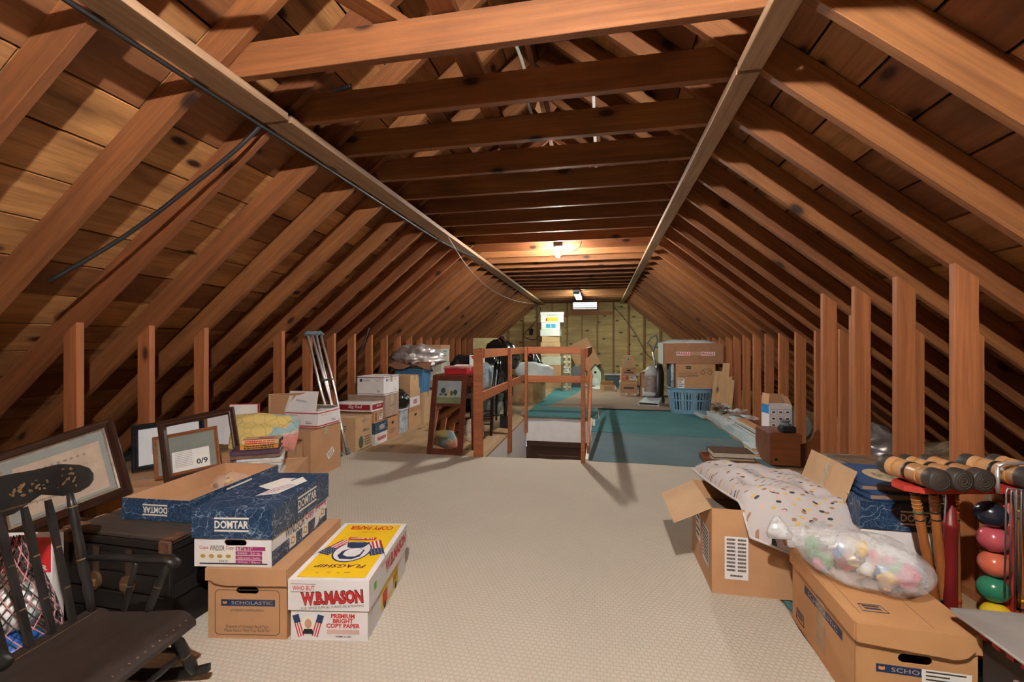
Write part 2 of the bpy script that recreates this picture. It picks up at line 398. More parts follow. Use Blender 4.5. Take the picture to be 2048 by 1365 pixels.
# knee walls: sole plate (root) and studs
mb = MB(); mb.box((0, 0, 0), (15.6, 0.089, 0.038)); wl = struct(mb.build('wall_left', STUD, None, (-2.395, 4.56, 0.019), (0, 0, R(90))))
mb = MB(); mb.box((0, 0, 0), (15.6, 0.089, 0.038)); wr = struct(mb.build('wall_right', STUD, None, (2.395, 4.56, 0.019), (0, 0, R(90))))
def stud(parent, s, xin, n, dy=-0.08, zoff=0.0, w=0.089, t=0.038):
    """upright with its head cut along the rafter"""
    zb = 0.038; h1 = under(xin) - 0.004 + zoff; h2 = under(xin + w) - 0.004 + zoff
    mb = MB(); mb.prism([(0, 0), (h2 - zb, 0), (h1 - zb, w), (0, w)], t)
    # local x up, local y towards the aisle, thickness along the attic
    o = mb.build('stud', STUD, parent)
    M = frame((s * (xin + w), TYn(n) + (dy if s < 0 else dy + t), zb), (0, 0, 1), (-s, 0, 0))
    o.matrix_local = parent.matrix_world.inverted() @ M; return o
bpy.context.view_layer.update()
for n in list(range(-6, 4)) + list(range(5, 26)): stud(wl, -1, 2.35, n)
for n in list(range(-4, 6)):
    stud(wr, 1, 2.05, n)
for n in range(6, 26): stud(wr, 1, 2.35, n)
stud(wr, 1, 2.243, 5, dy=-0.05, t=0.03); stud(wr, 1, 2.34, 4); stud(wr, 1, 2.36, 3)
mb = MB(); mb.box((0, 0, 0), (4.9, 0.089, 0.038)); struct(mb.build('trim_1', STUD, None, (2.095, 1.6, 0.019), (0, 0, R(90))))

# far gable wall: backing round the louvre opening (root), plywood sheets, studs, header
VX0, VX1, VZ0, VZ1 = -0.24, 0.40, 2.07, 2.30
def zt(x): return under(x) + 0.16
mb = MB(); Yb = Y1 + 0.015
def wallpoly(b, poly, y, t):
    b.prism([(x, z) for x, z in poly], t, 0, frame((0, y, 0), (1, 0, 0), (0, 0, 1)))
W = 3.9
wallpoly(mb, [(-W, -.1), (VX0, -.1), (VX0, zt(VX0)), (-W, zt(W))], Yb, -0.03 + 0.0)
wallpoly(mb, [(VX1, -.1), (W, -.1), (W, zt(W)), (VX1, zt(VX1))], Yb, -0.03)
wallpoly(mb, [(VX0, -.1), (VX1, -.1), (VX1, VZ0), (VX0, VZ0)], Yb, -0.03)
wallpoly(mb, [(VX0, VZ1), (VX1, VZ1), (VX1, zt(VX1)), (0, zt(0)), (VX0, zt(VX0))], Yb, -0.03)
wf = struct(mb.build('wall_far', FELT))
studs_x = [-2.45, -2.04, -1.62, -1.22, -0.80, -0.395, 0.005, 0.41, 0.83, 1.23, 1.63, 2.04, 2.45, 2.86]
cuts = [-3.8, -2.45, -1.22, 0.005, 1.23, 2.45, 3.8]
for i in range(len(cuts) - 1):
    a, c = cuts[i] + 0.002, cuts[i + 1] - 0.002
    for (z0, z1) in ((0.0, 1.055), (1.059, 2.055), (2.059, 3.4)):
        segs = [(a, c)]
        if z0 > 2: segs = [(max(a, p), min(c, q)) for p, q in ((-9, VX0), (VX1, 9)) if min(c, q) - max(a, p) > 0.02]
        for (p, q) in segs:
            def cl(x): return max(z0, min(z1, zt(x) - 0.02))
            xs = sorted(set([p, q] + [x for x in [(3.292 - z1) / SL, -(3.292 - z1) / SL, (3.292 - z0) / SL, -(3.292 - z0) / SL, 0.0] if p < x < q]))
            poly = [(p, z0), (q, z0)] + [(x, cl(x)) for x in reversed(xs) if cl(x) > z0 + 1e-4]
            if len(poly) < 3: continue
            pb = MB(); wallpoly(pb, poly, Y1 - 0.014, 0.012); pb.build('plywood_sheet', PLY, wf)
for x in studs_x:
    z1 = under(x) + 0.02; z0 = 0.04
    if z1 < 0.3: continue
    parts = [(z0, z1)] if not (VX0 - .02 < x < VX1 + .02) else [(z0, 1.90)]
    for (p, q) in parts:
        sb = MB(); sb.box((0, 0, 0), (q - p, 0.036, 0.07), ch=0.002); sb.build('stud', STUDG, wf, (x, Y1 - 0.062, (p + q) / 2), (0, R(90), R(90)) if False else (R(90), R(90), 0))
sb = MB(); sb.box((0, 0, 0), (1.58, 0.036, 0.085)); sb.build('header', STUD, wf, (0.05, Y1 - 0.075, 1.945))
vent = struct(MB().box(((VX0 + VX1) / 2, Y1 - .03, VZ0 - .03), (VX1 - VX0 + .1, 0.11, 0.05)).box(((VX0 + VX1) / 2, Y1 - .03, VZ1 + .02), (VX1 - VX0 + .1, 0.11, 0.03))
              .box((VX0 - .03, Y1 - .03, (VZ0 + VZ1) / 2), (0.05, 0.11, VZ1 - VZ0 + .06)).box((VX1 + .03, Y1 - .03, (VZ0 + VZ1) / 2), (0.05, 0.11, VZ1 - VZ0 + .06)).build('window_1', STUD))
vent['label'] = 'small louvred gable vent letting in daylight'
for i in range(4):
    lb = MB(); lb.box((0, 0, 0), (VX1 - VX0 - .004, 0.05, 0.006)); lb.build('louvre_slat', WTRIM, vent, ((VX0 + VX1) / 2, Y1 + 0.01, VZ0 + 0.03 + 0.058 * i), (R(-28), 0, 0))
# near gable wall, behind the camera
mb = MB(); wallpoly(mb, [(-W, -.1), (W, -.1), (W, zt(W)), (0, zt(0)), (-W, zt(W))], Y0 - 0.02, 0.03); struct(mb.build('wall_near', PLY))

# floor: plywood deck with the stairwell cut out
SX0, SX1, SY0, SY1 = -0.62, 0.345, 4.22, 6.74
mb = MB()
for (x0, x1, y0, y1) in ((-3.9, SX0, Y0, Y1), (SX1, 3.9, Y0, Y1), (SX0, SX1, Y0, SY0), (SX0, SX1, SY1, Y1)):
    mb.box(((x0 + x1) / 2, (y0 + y1) / 2, -0.012), (x1 - x0, y1 - y0, 0.022))
struct(mb.build('floor', SUBF))
# stairwell walls and the dark door casing at its foot
D = 1.5
mb = MB(); mb.box((SX0 - 0.006, (SY0 + SY1) / 2, -0.023 - D / 2), (0.012, SY1 - SY0, D)); struct(mb.build('wall_stairwell_left', DRYW))
mb = MB(); mb.box((SX1 + 0.006, (SY0 + SY1) / 2, -0.023 - D / 2), (0.012, SY1 - SY0, D)); struct(mb.build('wall_stairwell_right', DRYW))
mb = MB(); mb.box(((SX0 + SX1) / 2, SY1 + 0.006, -0.2), (SX1 - SX0, 0.012, 0.35)); mb.box(((SX0 + SX1) / 2, SY1 + 0.1, -1.0), (SX1 - SX0, 0.012, 1.3)); struct(mb.build('wall_stairwell_far', DRYW))
mb = MB(); mb.box(((SX0 + SX1) / 2, SY0 - 0.006, -0.023 - D / 2), (SX1 - SX0, 0.012, D)); struct(mb.build('wall_stairwell_near', DRYW))
mb = MB(); mb.box(((SX0 + SX1) / 2, (SY0 + SY1) / 2, -1.53), (SX1 - SX0 + .1, SY1 - SY0 + .4, 0.02)); struct(mb.build('floor_stairwell', SUBF))
xm = (SX0 + SX1) / 2
door = struct(MB().box((xm, SY1 + 0.04, -0.95), (0.95, 0.035, 1.10)).build('door_1', DKWD))
MB().box((xm, SY1 - 0.008, -0.405), (0.955, 0.022, 0.075)).box((xm - 0.445, SY1 - 0.008, -0.98), (0.07, 0.022, 1.06)).box((xm + 0.445, SY1 - 0.008, -0.98), (0.07, 0.022, 1.06)).build('door_casing', DKWD, door)
for z in (-0.75, -1.2):
    MB().box((xm, SY1 + 0.018, z), (0.62, 0.014, 0.34), ch=0.005).build('door_panel', DKWD, door)
struct(MB().box((SX1 + 0.012, SY0 + 1.3, 0.006), (0.03, 2.5, 0.02)).box((SX1 + .055, 6.1, 0.03), (0.035, 0.06, 0.11)).build('trim_2', WTRIM))

# ---------------------------------------------------------------- carpets
BERB = berber('beige berber carpet', (0.53, 0.475, 0.395), (0.60, 0.54, 0.455), sc=46, bump=0.32)
TEAL = berber('teal carpet', (0.066, 0.185, 0.208), (0.10, 0.235, 0.258), wave=False, bump=0.4)
TEALG = berber('greyed teal carpet', (0.105, 0.165, 0.188), (0.15, 0.215, 0.238), wave=False, bump=0.4)
BRNC = berber('brown carpet', (0.26, 0.175, 0.14), (0.33, 0.235, 0.19), wave=False, bump=0.4)
def rug(name, pts, t, mat, label, seed=1, wob=0.012, z=0.0, step=0.12):
    r = random.Random(seed); out = []
    n = len(pts)
    for i in range(n):
        a, c = Vector(pts[i]), Vector(pts[(i + 1) % n]); k = max(1, int((c - a).length / step))
        for j in range(k):
            p = a.lerp(c, j / k); out.append((p.x + (r.uniform(-wob, wob) if j else 0), p.y + (r.uniform(-wob, wob) if j else 0)))
    mb = MB(); mb.prism(out, t); o = mb.build(name, mat, None, (0, 0, z + 0.0005)); return tag(o, label, 'carpet')
rug('carpet', [(-2.1, -3.2), (1.27, -3.2), (1.235, 1.6), (1.22, 2.3), (1.4, 3.2), (1.4, 4.19), (0.3, 4.235), (-0.2, 4.215), (-0.65, 4.19), (-2.1, 4.17)], 0.012, BERB, 'cream beige looped carpet covering the near half of the attic floor')
rug('carpet', [(SX1 + .03, 4.255), (1.43, 4.235), (2.02, 4.23), (2.0, 5.55), (SX1 + .03, 5.655)], 0.010, TEALG, 'greyish teal carpet strip on the floor right of the stair opening, nearest the cream carpet', 2)
rug('carpet', [(SX1 + .03, 5.69), (2.0, 5.58), (1.98, 7.88), (SX1 + .13, 7.88), (SX1 + .13, 6.66), (SX1 + .03, 6.66)], 0.011, TEAL, 'bright teal carpet piece between the vacuum cleaner and the greyish teal strip', 3)
rug('carpet', [(-0.66, 6.70), (0.445, 6.70), (SX1 + .10, 7.0), (SX1 + .10, 7.92), (1.95, 7.92), (2.0, 12.25), (-0.55, 12.25), (-0.62, 8.2)], 0.024, TEAL, 'thick teal carpet edge hanging over the far end of the stair opening', 4)
rug('carpet', [(-0.40, 7.64), (1.85, 7.6), (2.1, 8.6), (1.95, 10.9), (0.1, 11.0), (-0.05, 9.5)], 0.010, BRNC, 'brown carpet laid over the teal carpet at the far end', 5, z=0.025)
rug('carpet', [(1.28, 0.2), (1.9, 0.2), (1.9, 4.1), (1.42, 4.1), (1.42, 3.1), (1.245, 2.3)], 0.006, TEAL, 'dark teal carpet under the boxes along the right wall', 6, z=0.0)

# ---------------------------------------------------------------- lamps
def bulb_lamp(label, loc, power, col=(1.0, 0.94, 0.86), rad=0.026):
    t = thing('bare_bulb_lamp', label, 'lamp', loc)
    MB().lathe([(0.001, 0.0), (rad * .75, rad * .28), (rad, rad), (rad * .88, rad * 1.6), (rad * .5, rad * 2.3), (rad * .42, rad * 2.6)], 16).build('bulb', emitter('bulb glow ' + label, col, power / (4 * math.pi ** 2 * rad * rad)), t)
    MB().lathe([(0.018, 0.082), (0.024, 0.085), (0.024, 0.11), (0.05, 0.112), (0.055, 0.125), (0.055, 0.135)], 16).build('socket', plain('porcelain', (0.6, 0.58, 0.55), 0.4), t)
    MB().box((0, 0, 0.158), (0.10, 0.10, 0.045), ch=0.006).build('junction_box', IRON, t)
    return t
def emitter(name, col, strength):
    m, nt, b = _new(name); b.inputs['Base Color'].default_value = (0.8, 0.8, 0.8, 1)
    b.inputs['Emission Color'].default_value = (*col, 1); b.inputs['Emission Strength'].default_value = strength
    return m
bulb_lamp('bare glowing bulb above the viewpoint, out of the frame', (0.40, -0.12, 2.25), 175)
bulb_lamp('bare glowing bulb under the collar ties above the stair opening', (0.0, 5.22, 2.11), 75)
MB().box((0.40, -0.12, 2.43), (0.14, 1.2, 0.03)).build('lamp_board', RAFT, ceiling)
t = thing('fluorescent_light', 'two-tube fluorescent light fixed under the ties near the far gable', 'lamp', (0.01, 9.9, 2.2))
MB().box((0, 0, -0.0), (0.13, 1.25, 0.05), ch=0.01).build('housing', plain('grey enamel', (0.4, 0.42, 0.44), 0.4), t)
for x in (-0.04, 0.04):
    MB().tube([(x, -0.59, -0.045), (x, 0.59, -0.045)], 0.018, 10).build('tube', emitter('tube glow', (0.86, 1.0, 0.80), 105), t)
for y in (-0.605, 0.605): MB().box((0, y, -0.04), (0.13, 0.03, 0.06)).build('end_cap', GREYR, t)
# ---------------------------------------------------------------- builders shared by the contents
def panel(b, M, w, h, t=0.004, hole=None, m=0):
    if not hole: return b.box((0, 0, -t / 2), (w, h, t), m, M)
    u, v, hw, hh = hole; n = 6; st = [(x + u, y + v) for x, y in stadium(hw, hh, n)]; k = n // 2; K = n + 1 + k
    lo = [(-w / 2, -h / 2), (w / 2, -h / 2), (w / 2, v)] + [st[i] for i in list(range(k, -1, -1)) + list(range(2 * n + 1, K - 1, -1))] + [(-w / 2, v)]
    up = [(w / 2, v), (w / 2, h / 2), (-w / 2, h / 2), (-w / 2, v)] + [st[i] for i in range(K, k - 1, -1)]
    for z, rev in ((0, False), (-t, True)):
        for pl in (lo, up):
            ix = list(range(len(pl))); b.add([(x, y, z) for x, y in pl], [ix[::-1] if rev else ix], m, M)
    N = len(st); b.add([(x, y, 0) for x, y in st] + [(x, y, -t) for x, y in st], [(i, N + i, N + (i + 1) % N, (i + 1) % N) for i in range(N)], m, M)
    return b
def carton(label, loc, rz, d, mat=CARD, name='cardboard_box', cat='box', lid=None, hole=None, opened=False, tape=True, inner=None, group=None, rot=None, flaps=None):
    """folding box: walls, floor and either a lid, closed top flaps or an open top with flaps"""
    w, e, h = d; root = thing(name, label, cat, loc, rz, group, rot)
    hb = h - 0.006 if lid else h; dd = (w, e, hb); b = MB()
    for sd, ww in (('front', w), ('back', w), ('left', e - .008), ('right', e - .008)):
        panel(b, face(dd, sd), ww, hb, 0.004, hole.get(sd) if hole else None)
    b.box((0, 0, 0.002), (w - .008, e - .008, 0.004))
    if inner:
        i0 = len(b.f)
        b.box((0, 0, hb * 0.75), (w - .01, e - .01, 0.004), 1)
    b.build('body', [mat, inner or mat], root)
    if lid:
        lh, lm, ov = lid; l = MB(); W, E = w + 2 * ov, e + 2 * ov
        for sd, ww in (('front', W), ('back', W), ('left', E - .008), ('right', E - .008)): panel(l, face((W, E, lh), sd, h - lh), ww, lh, 0.004)
        l.box((0, 0, h - 0.002), (W - .0082, E - .0082, 0.004)); l.build('lid', lm, root)
    elif not opened:
        for s in (-1, 1): MB().box((0, s * e / 4, h - 0.0015), (w, e / 2 - 0.0015, 0.003)).build('flap', mat, root)
        if tape:
            tw = min(0.05, e * .3)
            MB().box((0, 0, h + 0.0006), (w + .002, tw, 0.0008)).build('tape', TAPE, root)
            for s in (-1, 1): MB().box((s * (w / 2 + .0006), 0, h - .035), (0.0006, tw, 0.07)).build('tape', TAPE, root)
    for (sd, ln, ang) in (flaps or []):
        M0 = face(d, sd); ww = w if sd in ('front', 'back') else e
        MB().box((0, ln / 2, 0.002), (ww - .006, ln, 0.004), M=M0 @ TR(0, h / 2, 0) @ RX(ang)).build('flap', [inner or mat], root)
    return root
def stripes(parent, M, at, w, n, dy, mat, name='print', th=0.35, rag=None, seed=1):
    """lines of small print too fine to read"""
    r = random.Random(seed); b = MB()
    for i in range(n):
        x = -w / 2; y = at[1] - i * dy
        end = w / 2 if rag is None else -w / 2 + w * r.uniform(rag, 1)
        while x < end:
            l = min(end - x, r.uniform(0.05, 0.16) * w); b.quad(M, at[0] + x, y, at[0] + x + l * .85, y + dy * th, 0, 0.0014); x += l
    return b.build(name, mat, parent)
def label_plate(parent, M, at, w, h, mat=PAPER, name='paper_label', lines=4, ink=INK, lift=0.0008):
    b = MB(); b.quad(M, at[0] - w / 2, at[1] - h / 2, at[0] + w / 2, at[1] + h / 2, 0, lift); o = b.build(name, mat, parent)
    if lines:
        q = MB(); r = random.Random(int(w * 9999))
        for i in range(lines):
            y = at[1] + h / 2 - h * (i + .8) / (lines + .6); q.quad(M, at[0] - w * .42, y, at[0] - w * .42 + w * r.uniform(.45, .84), y + h * .4 / (lines + .6), 0, lift + .0005)
        q.build('print', ink, o)
    return o
def domtar(parent, M, at, w, rot=0, flip=False):
    h = w * 0.42
    b = MB(); Q = M @ TR(at[0], at[1], 0) @ RZ(rot + (180 if flip else 0))
    b.quad(Q, -w / 2, h * .36, w / 2, h * .48, 0, .0012); b.quad(Q, -w / 2, -h * .48, w / 2, -h * .36, 0, .0012); b.build('print', CREAM, parent)
    txt(parent, 'DOMTAR', Q, w * .99, h * .54, CREAM, bold=0.03)
def bag(name, label, loc, d, seed, mat, cat='bag', rz=0, amp=0.16, crump=0.06, neck=0.0, n=34, rings=22, tie=None, group=None, flat=0.12):
    """soft sack: bulging, folded skin that settles flat on what carries it, gathered at a neck"""
    r = thing(name, label, cat, loc, rz, group); b = MB(); sx, sy, sz = d
    vs = []
    for j in range(rings + 1):
        ph = math.pi * j / rings
        for i in range(n):
            th = 2 * math.pi * i / n
            p = Vector((math.sin(ph) * math.cos(th), math.sin(ph) * math.sin(th), -math.cos(ph)))
            q = p * 1.3 + Vector((seed * 3.1, seed * 1.7, seed * .9))
            k = 1 + amp * noise.noise(q) * 1.6
            fold = noise.ridged_multi_fractal(p * 2.6 + Vector((seed, 0, 0)), 1.0, 2.1, 3, 1.0, 2.0)
            k += crump * (fold - 1.0)
            v = Vector((p.x * sx / 2 * k, p.y * sy / 2 * k, p.z * sz / 2 * k))
            if neck and p.z > 0.55:
                t = (p.z - 0.55) / 0.45; g = 1 - t ** 2 * 0.8 * neck; pleat = 1 + 0.25 * t * math.sin(th * 7 + seed)
                v.x *= g * pleat; v.y *= g * pleat; v.z += sz * 0.08 * t * t * neck
            v.z = max(v.z, -sz / 2 * (1 - flat)) + sz / 2 * (1 - flat); vs.append(v)
    b.add(vs, [(j * n + i, j * n + (i + 1) % n, (j + 1) * n + (i + 1) % n, (j + 1) * n + i) for j in range(rings) for i in range(n)], 0, None, True)
    b.build('sack', mat, r)
    zt_ = sz * (1 - flat / 2)
    if neck:
        q = MB(); q.lathe([(0.02 * 1, 0), (0.035, 0.02), (0.055 , 0.06), (0.03, 0.07)], 9, 0, TR(0, 0, zt_ + sz * .0)); q.build('gathered_neck', mat, r)
    if tie:
        q = MB(); rr = random.Random(seed)
        for s in (0, 1, 2):
            pts = [(math.cos(s * 2.1 + t * 2.6) * (0.03 + 0.06 * math.sin(t * 3)), math.sin(s * 2.1 + t * 2.6) * (0.03 + .07 * math.sin(t * 2)), zt_ + sz * .03 + 0.05 * math.sin(t * 3 + s) - 0.02 * t) for t in [k / 9 for k in range(10)]]
            q.tube(pts, 0.006, 5)
        q.build('drawstring', tie, r)
    return r
def pframe(label, o, u, v, w, h, rail, th, mat, name='picture_frame', prof=None, back=True, liner=None):
    """leaning frame: four mitred mouldings; o is the lower left corner, u runs right, v runs up the face"""
    r = thing(name, label, 'picture frame'); M = frame(o, u, v); r.matrix_world = M
    P = prof or [(0, 0), (0, .75), (.25, 1), (.5, .85), (.8, .5), (1, .5), (1, 0)]
    C4 = [(0, 0), (w, 0), (w, h), (0, h)]; D4 = [(1, 1), (-1, 1), (-1, -1), (1, -1)]
    def mould(P, off, wd, t, mt, nm):
        for i in range(4):
            j = (i + 1) % 4; vs = []
            for (cx, cy), (dx, dy) in ((C4[i], D4[i]), (C4[j], D4[j])):
                for a, z in P: vs.append((cx + dx * (off + a * wd), cy + dy * (off + a * wd), z * t))
            n = len(P)
            MB().add(vs, [(k, n + k, n + (k + 1) % n, (k + 1) % n) for k in range(n)] + [list(range(n)), list(range(2 * n - 1, n - 1, -1))]).build(nm, mt, r)
    mould(P, 0, rail, th, mat, 'moulding')
    if liner: mould([(0, 0), (0, .9), (.5, 1), (1, .6), (1, 0)], rail, liner[0], th * .55, liner[1], 'inner_liner')
    if back: MB().box((w / 2, h / 2, -0.003), (w - .01, h - .01, 0.005)).build('backing_board', CARD, r)
    return r, M

# ---------------------------------------------------------------- left foreground: paper boxes
d = (.286, .505, .225)
wb = carton('white copy paper box with yellow lid top and red lettering, lying on the carpet', (-.539, 1.732, .0125), 9.3, d, WHT, 'copy_paper_box', lid=(.112, WHT, .007))
F = face((d[0] + .014, d[1] + .014, .112), 'front', .113); FB = face(d, 'front'); T = face((d[0] + .014, d[1] + .014, d[2]), 'top'); S = face((d[0] + .014, d[1] + .014, .112), 'right', .113); SB = face(d, 'right')
MB().quad(T, -.128, -.242, .128, .242).build('print', YEL, wb)
T2 = T @ RZ(180)
txt(wb, 'FLAGSHIP', T2, .20, .026, plain('plum print', (.10, .01, .05), .5), (0, .158), shear=.2, bold=.02, lift=.0016)
txt(wb, 'COPY PAPER', T2, .20, .042, RED, (0, -.202), bold=.03, lift=.0016)
txt(wb, 'LETTER', T2, .065, .013, plain('amber print', (.45, .16, .0), .5), (0, -.155), lift=.0016)
q = MB(); ngon(q, T2 @ TR(0, .035, 0), ellipse(.155, .185, 28), 0, .0016); ngon(q, T2 @ TR(0, .035, 0), ellipse(.142, .172, 28), 1, .0021)
ngon(q, T2 @ TR(0, -.02, 0), [(-.05, -.025), (.05, -.025), (.035, .02), (0, .035), (-.035, .02)], 0, .0026)
ngon(q, T2 @ TR(-.004, .055, 0), [(-.045, -.03), (-.02, -.048), (.02, -.045), (.045, -.02), (.05, .02), (.03, .048), (-.02, .05), (-.045, .025)], 0, .0026)
ngon(q, T2 @ TR(-.008, .05, 0), [(-.034, -.028), (-.01, -.042), (.022, -.036), (.036, -.01), (.034, .018), (.012, .034), (-.02, .032), (-.034, .01)], 1, .0031)
q.build('portrait_emblem', [NAVY, WHT], wb)
q = MB(); Q = T2 @ TR(0, -.085, 0); ngon(q, Q, [(-.06, -.012), (0, -.006), (.06, -.012), (.06, .012), (0, .018), (-.06, .012)], 0, .0032); q.build('banner', RED, wb)
txt(wb, 'W.B. MASON', T2, .105, .014, CREAM, (0, -.083), bold=.02, lift=.0038)
for s in (-1, 1):
    fb = MB(); Q = T2 @ TR(s * .088, .005, 0) @ RZ(-s * 24)
    fb.quad(Q, -.028, -.075, .028, .0, 0, .0012)
    for k in range(4): fb.quad(Q, -.028 + .0155 * k, -.075, -.0205 + .0155 * k, .0, 1, .0017)
    fb.quad(Q, -.028, .0, .028, .06, 2, .0014)
    for i in range(4):
        for k in range(4): fb.quad(Q, -.022 + .013 * k, .008 + .013 * i, -.018 + .013 * k, .012 + .013 * i, 0, .0019)
    fb.quad(Q, s * .029 - .001, -.075, s * .029 + .001, .10, 3, .0013)
    fb.build('flag_print', [WHT, RED, NAVY, BLK], wb)
q = MB()
for k, (x, l) in enumerate(((-.06, .05), (-.02, .02), (.015, .03), (.06, .02))): q.quad(T2, x, .205 + .004 * (k % 2), x + l * .5, .208 + .004 * (k % 2), 0, .0016)
q.build('pen_scribble', NAVY, wb)
Q = F @ RZ(3.5)
txt(wb, 'WHO BUT', F, .082, .017, RED, (-.092, .026), bold=.01)
q = MB(); q.quad(F, -.14, .040, -.048, .0415, 0, .0012); q.quad(F, -.14, .011, -.048, .0125, 0, .0012); q.build('print', BLK, wb)
for nm, mt, bo, lf in (('W.B.MASON', BLK, .075, .0010), ('W.B.MASON', RED, .035, .0016)): txt(wb, nm, Q, .232 if bo > .05 else .226, .052 if bo > .05 else .046, mt, (.013, -.008), bold=bo, lift=lf)
txt(wb, 'FOR OFFICE SUPPLIES, FURNITURE & PRINTING', Q, .232, .0095, BLK, (.013, -.043))
txt(wb, 'PREMIUM\nBRIGHT\nCOPY PAPER', FB, .125, .052, RED, (.052, -.040), bold=.04)
txt(wb, 'WBM-21200', FB, .058, .007, BLK, (.052, -.097), bold=.02)
q = MB(); q.quad(FB, -.008, -.089, .112, -.072, 0, .0008); q.build('print', plain('pale pink print', (.62, .42, .38), .6), wb)
q = MB(); ngon(q, FB @ TR(-.078, -.057, 0), ellipse(.05, .066), 0, .001); ngon(q, FB @ TR(-.078, -.052, 0), ellipse(.026, .036), 1, .0015); ngon(q, FB @ TR(-.078, -.083, 0), [(-.022, -.006), (.022, -.006), (.015, .012), (-.015, .012)], 2, .0016); q.build('portrait_emblem', [CREAM, plain('skin tone print', (.5, .28, .18), .6), BLK], wb)
for s in (-1, 1):
    fb = MB(); Q2 = FB @ TR(-.078 + s * .036, -.06, 0) @ RZ(-s * 16); fb.quad(Q2, -.012, -.04, .012, .012, 0, .0011)
    for k in range(3): fb.quad(Q2, -.012 + .009 * k, -.04, -.0075 + .009 * k, .012, 1, .0015)
    fb.quad(Q2, -.012, .012, .012, .042, 2, .0012); fb.build('flag_print', [WHT, RED, NAVY], wb)
txt(wb, 'W.B.MASON', S, .30, .055, RED, (.08, .008), bold=.05)
txt(wb, 'WHO BUT', S, .05, .012, RED, (-.10, .038))
q = MB(); q.quad(S, -.205, -.01, -.180, .018, 0, .0012); q.build('green_sticker', plain('green sticker', (.05, .42, .05), .5), wb)
q = MB()
for (x0, y0, x1, y1, k) in ((-.10, -.095, .13, -.012, 0), (-.085, -.085, -.03, -.03, 1), (-.02, -.08, .05, -.03, 2), (.055, -.07, .12, -.02, 0)): q.quad(SB, x0, y0, x1, y1, k, .001 + .0006 * k)
for x in (-.06, .09): ngon(q, SB @ TR(x, -.088, 0), ellipse(.03, .03, 14), 3, .0028)
q.build('truck_picture_print', [YEL, RED, WHT, BLK], wb)

# scholastic box under the copy paper box
def scholastic_face(r, d, M, cut=False):
    b = MB(); b.quad(M, -.098, .012, .104, .036, 0, .0008); b.build('print', NAVY, r)
    txt(r, 'SCHOLASTIC', M, .155, .0125, plain('tan print', (.5, .36, .24), .6), (.018, .024), bold=.0, lift=.0014)
    q = MB()
    for s in (-1, 1): ngon(q, M @ TR(-.084, .024, 0), [(0, -.005), (s * .008, -.003), (s * .008, .006), (0, .004)][::s], 0, .0014)
    q.build('book_emblem', plain('orange print', (.6, .24, .08), .6), r)
    if not cut:
        txt(r, 'scholastic.com/bookfairs', M, .125, .010, INK, (0, -.002))
        txt(r, 'Property of Scholastic Book Fairs\nPlease Return With Your Book Fair', M, .17, .026, INK, (0, -.070))
        b = MB(); st = []
        for (cx, cy) in ((.105, -.078), (.105, .055), (-.105, .055), (-.105, -.078)):
            a0 = math.atan2(cy + .01, cx); a0 = {(1, 0): -90, (1, 1): 0, (0, 1): 90, (0, 0): 180}[(int(cx > 0), int(cy > 0))]
            st += [(cx + .016 * math.cos(R(a0 + 90 * k / 4)), cy + .016 * math.sin(R(a0 + 90 * k / 4)), .0007) for k in range(5)]
        b.tube([tuple(M @ Vector(p)) for p in st], .0011, 4, closed=True); b.build('print_border', INK, r)
d = (.295, .46, .262)
sb = carton('brown book fair carton with rounded lid flap, under the marbled blue lid box', (-.838, 1.66, .0125), 9.5, d, CARD, 'book_carton', hole={'front': (0, .050, .085, .026)}, lid=(.045, CARD, .007))
MB().prism([(-.145, 0), (-.14, -.03), (-.12, -.052), (-.09, -.060), (.152, -.062), (.152, 0)], .004, 0, face((d[0] + .014, d[1] + .014, d[2]), 'front') @ TR(0, d[2] / 2, .0005)).build('lid_flap', CARD, sb)
scholastic_face(sb, d, face(d, 'front') @ TR(0, -.022, 0))
d = (.292, .455, .215)
wz = carton('dark blue marbled lid on white multipurpose copy paper box, stacked on brown book carton', (-.893, 1.652, .2755), 9.0, d, WHT, 'copy_paper_box', hole={'front': (.01, -.0155, .085, .022)}, lid=(.108, MARB, .006))
F = face((d[0] + .012, d[1] + .012, .108), 'front', .107); S = face((d[0] + .012, d[1] + .012, .108), 'right', .107); T = face((d[0] + .012, d[1] + .012, d[2]), 'top'); FB = face(d, 'front'); SB = face(d, 'right')
domtar(wz, F, (0, -.002), .13); domtar(wz, S, (.03, .004), .16)
q = MB(); ngon(q, T, [(-.01, .0), (.06, -.02), (.055, .10), (.03, .12), (.045, .15), (-.02, .15), (-.06, .03)], 0, .0010); ngon(q, T, [(.00, -.09), (.075, -.06), (.11, .11), (.06, .17), (.03, .06)], 1, .0016); q.build('torn_label', [CREAM, PAPER], wz)
stripes(wz, T @ TR(.05, .0, .0006) @ RZ(62), (0, .02), .13, 4, .012, MAG, seed=4)
q = MB(); q.quad(FB, -.132, -.104, .132, -.030, 0, .0009); q.quad(FB, -.125, -.098, .132, -.093, 1, .0016); q.build('print', [CREAM, NAVY], wz)
txt(wz, 'Copie', FB, .034, .017, MAG, (-.108, -.038), bold=.01, lift=.0018); txt(wz, 'WINDSOR', FB, .056, .020, BLK, (-.058, -.038), bold=.01, lift=.0018); txt(wz, 'Copy', FB, .03, .017, MAG, (-.01, -.038), bold=.01, lift=.0018)
q = MB()
for k in range(4): q.quad(FB, .012, -.046 - .0165 * k, .124 - .012 * (k > 0), -.032 - .0165 * k, 0, .0016)
q.build('print', MAG, wz)
txt(wz, '8.5" x 11"', FB, .06, .011, CREAM, (.046, -.039), lift=.0021, bold=.02)
for k, s in enumerate(('5000  20 lb', '5000 sheets / feuilles', 'White / Blanc')): txt(wz, s, FB, .085, .0075, CREAM, (.062, -.056 - .0165 * k), lift=.0021)
q = MB()
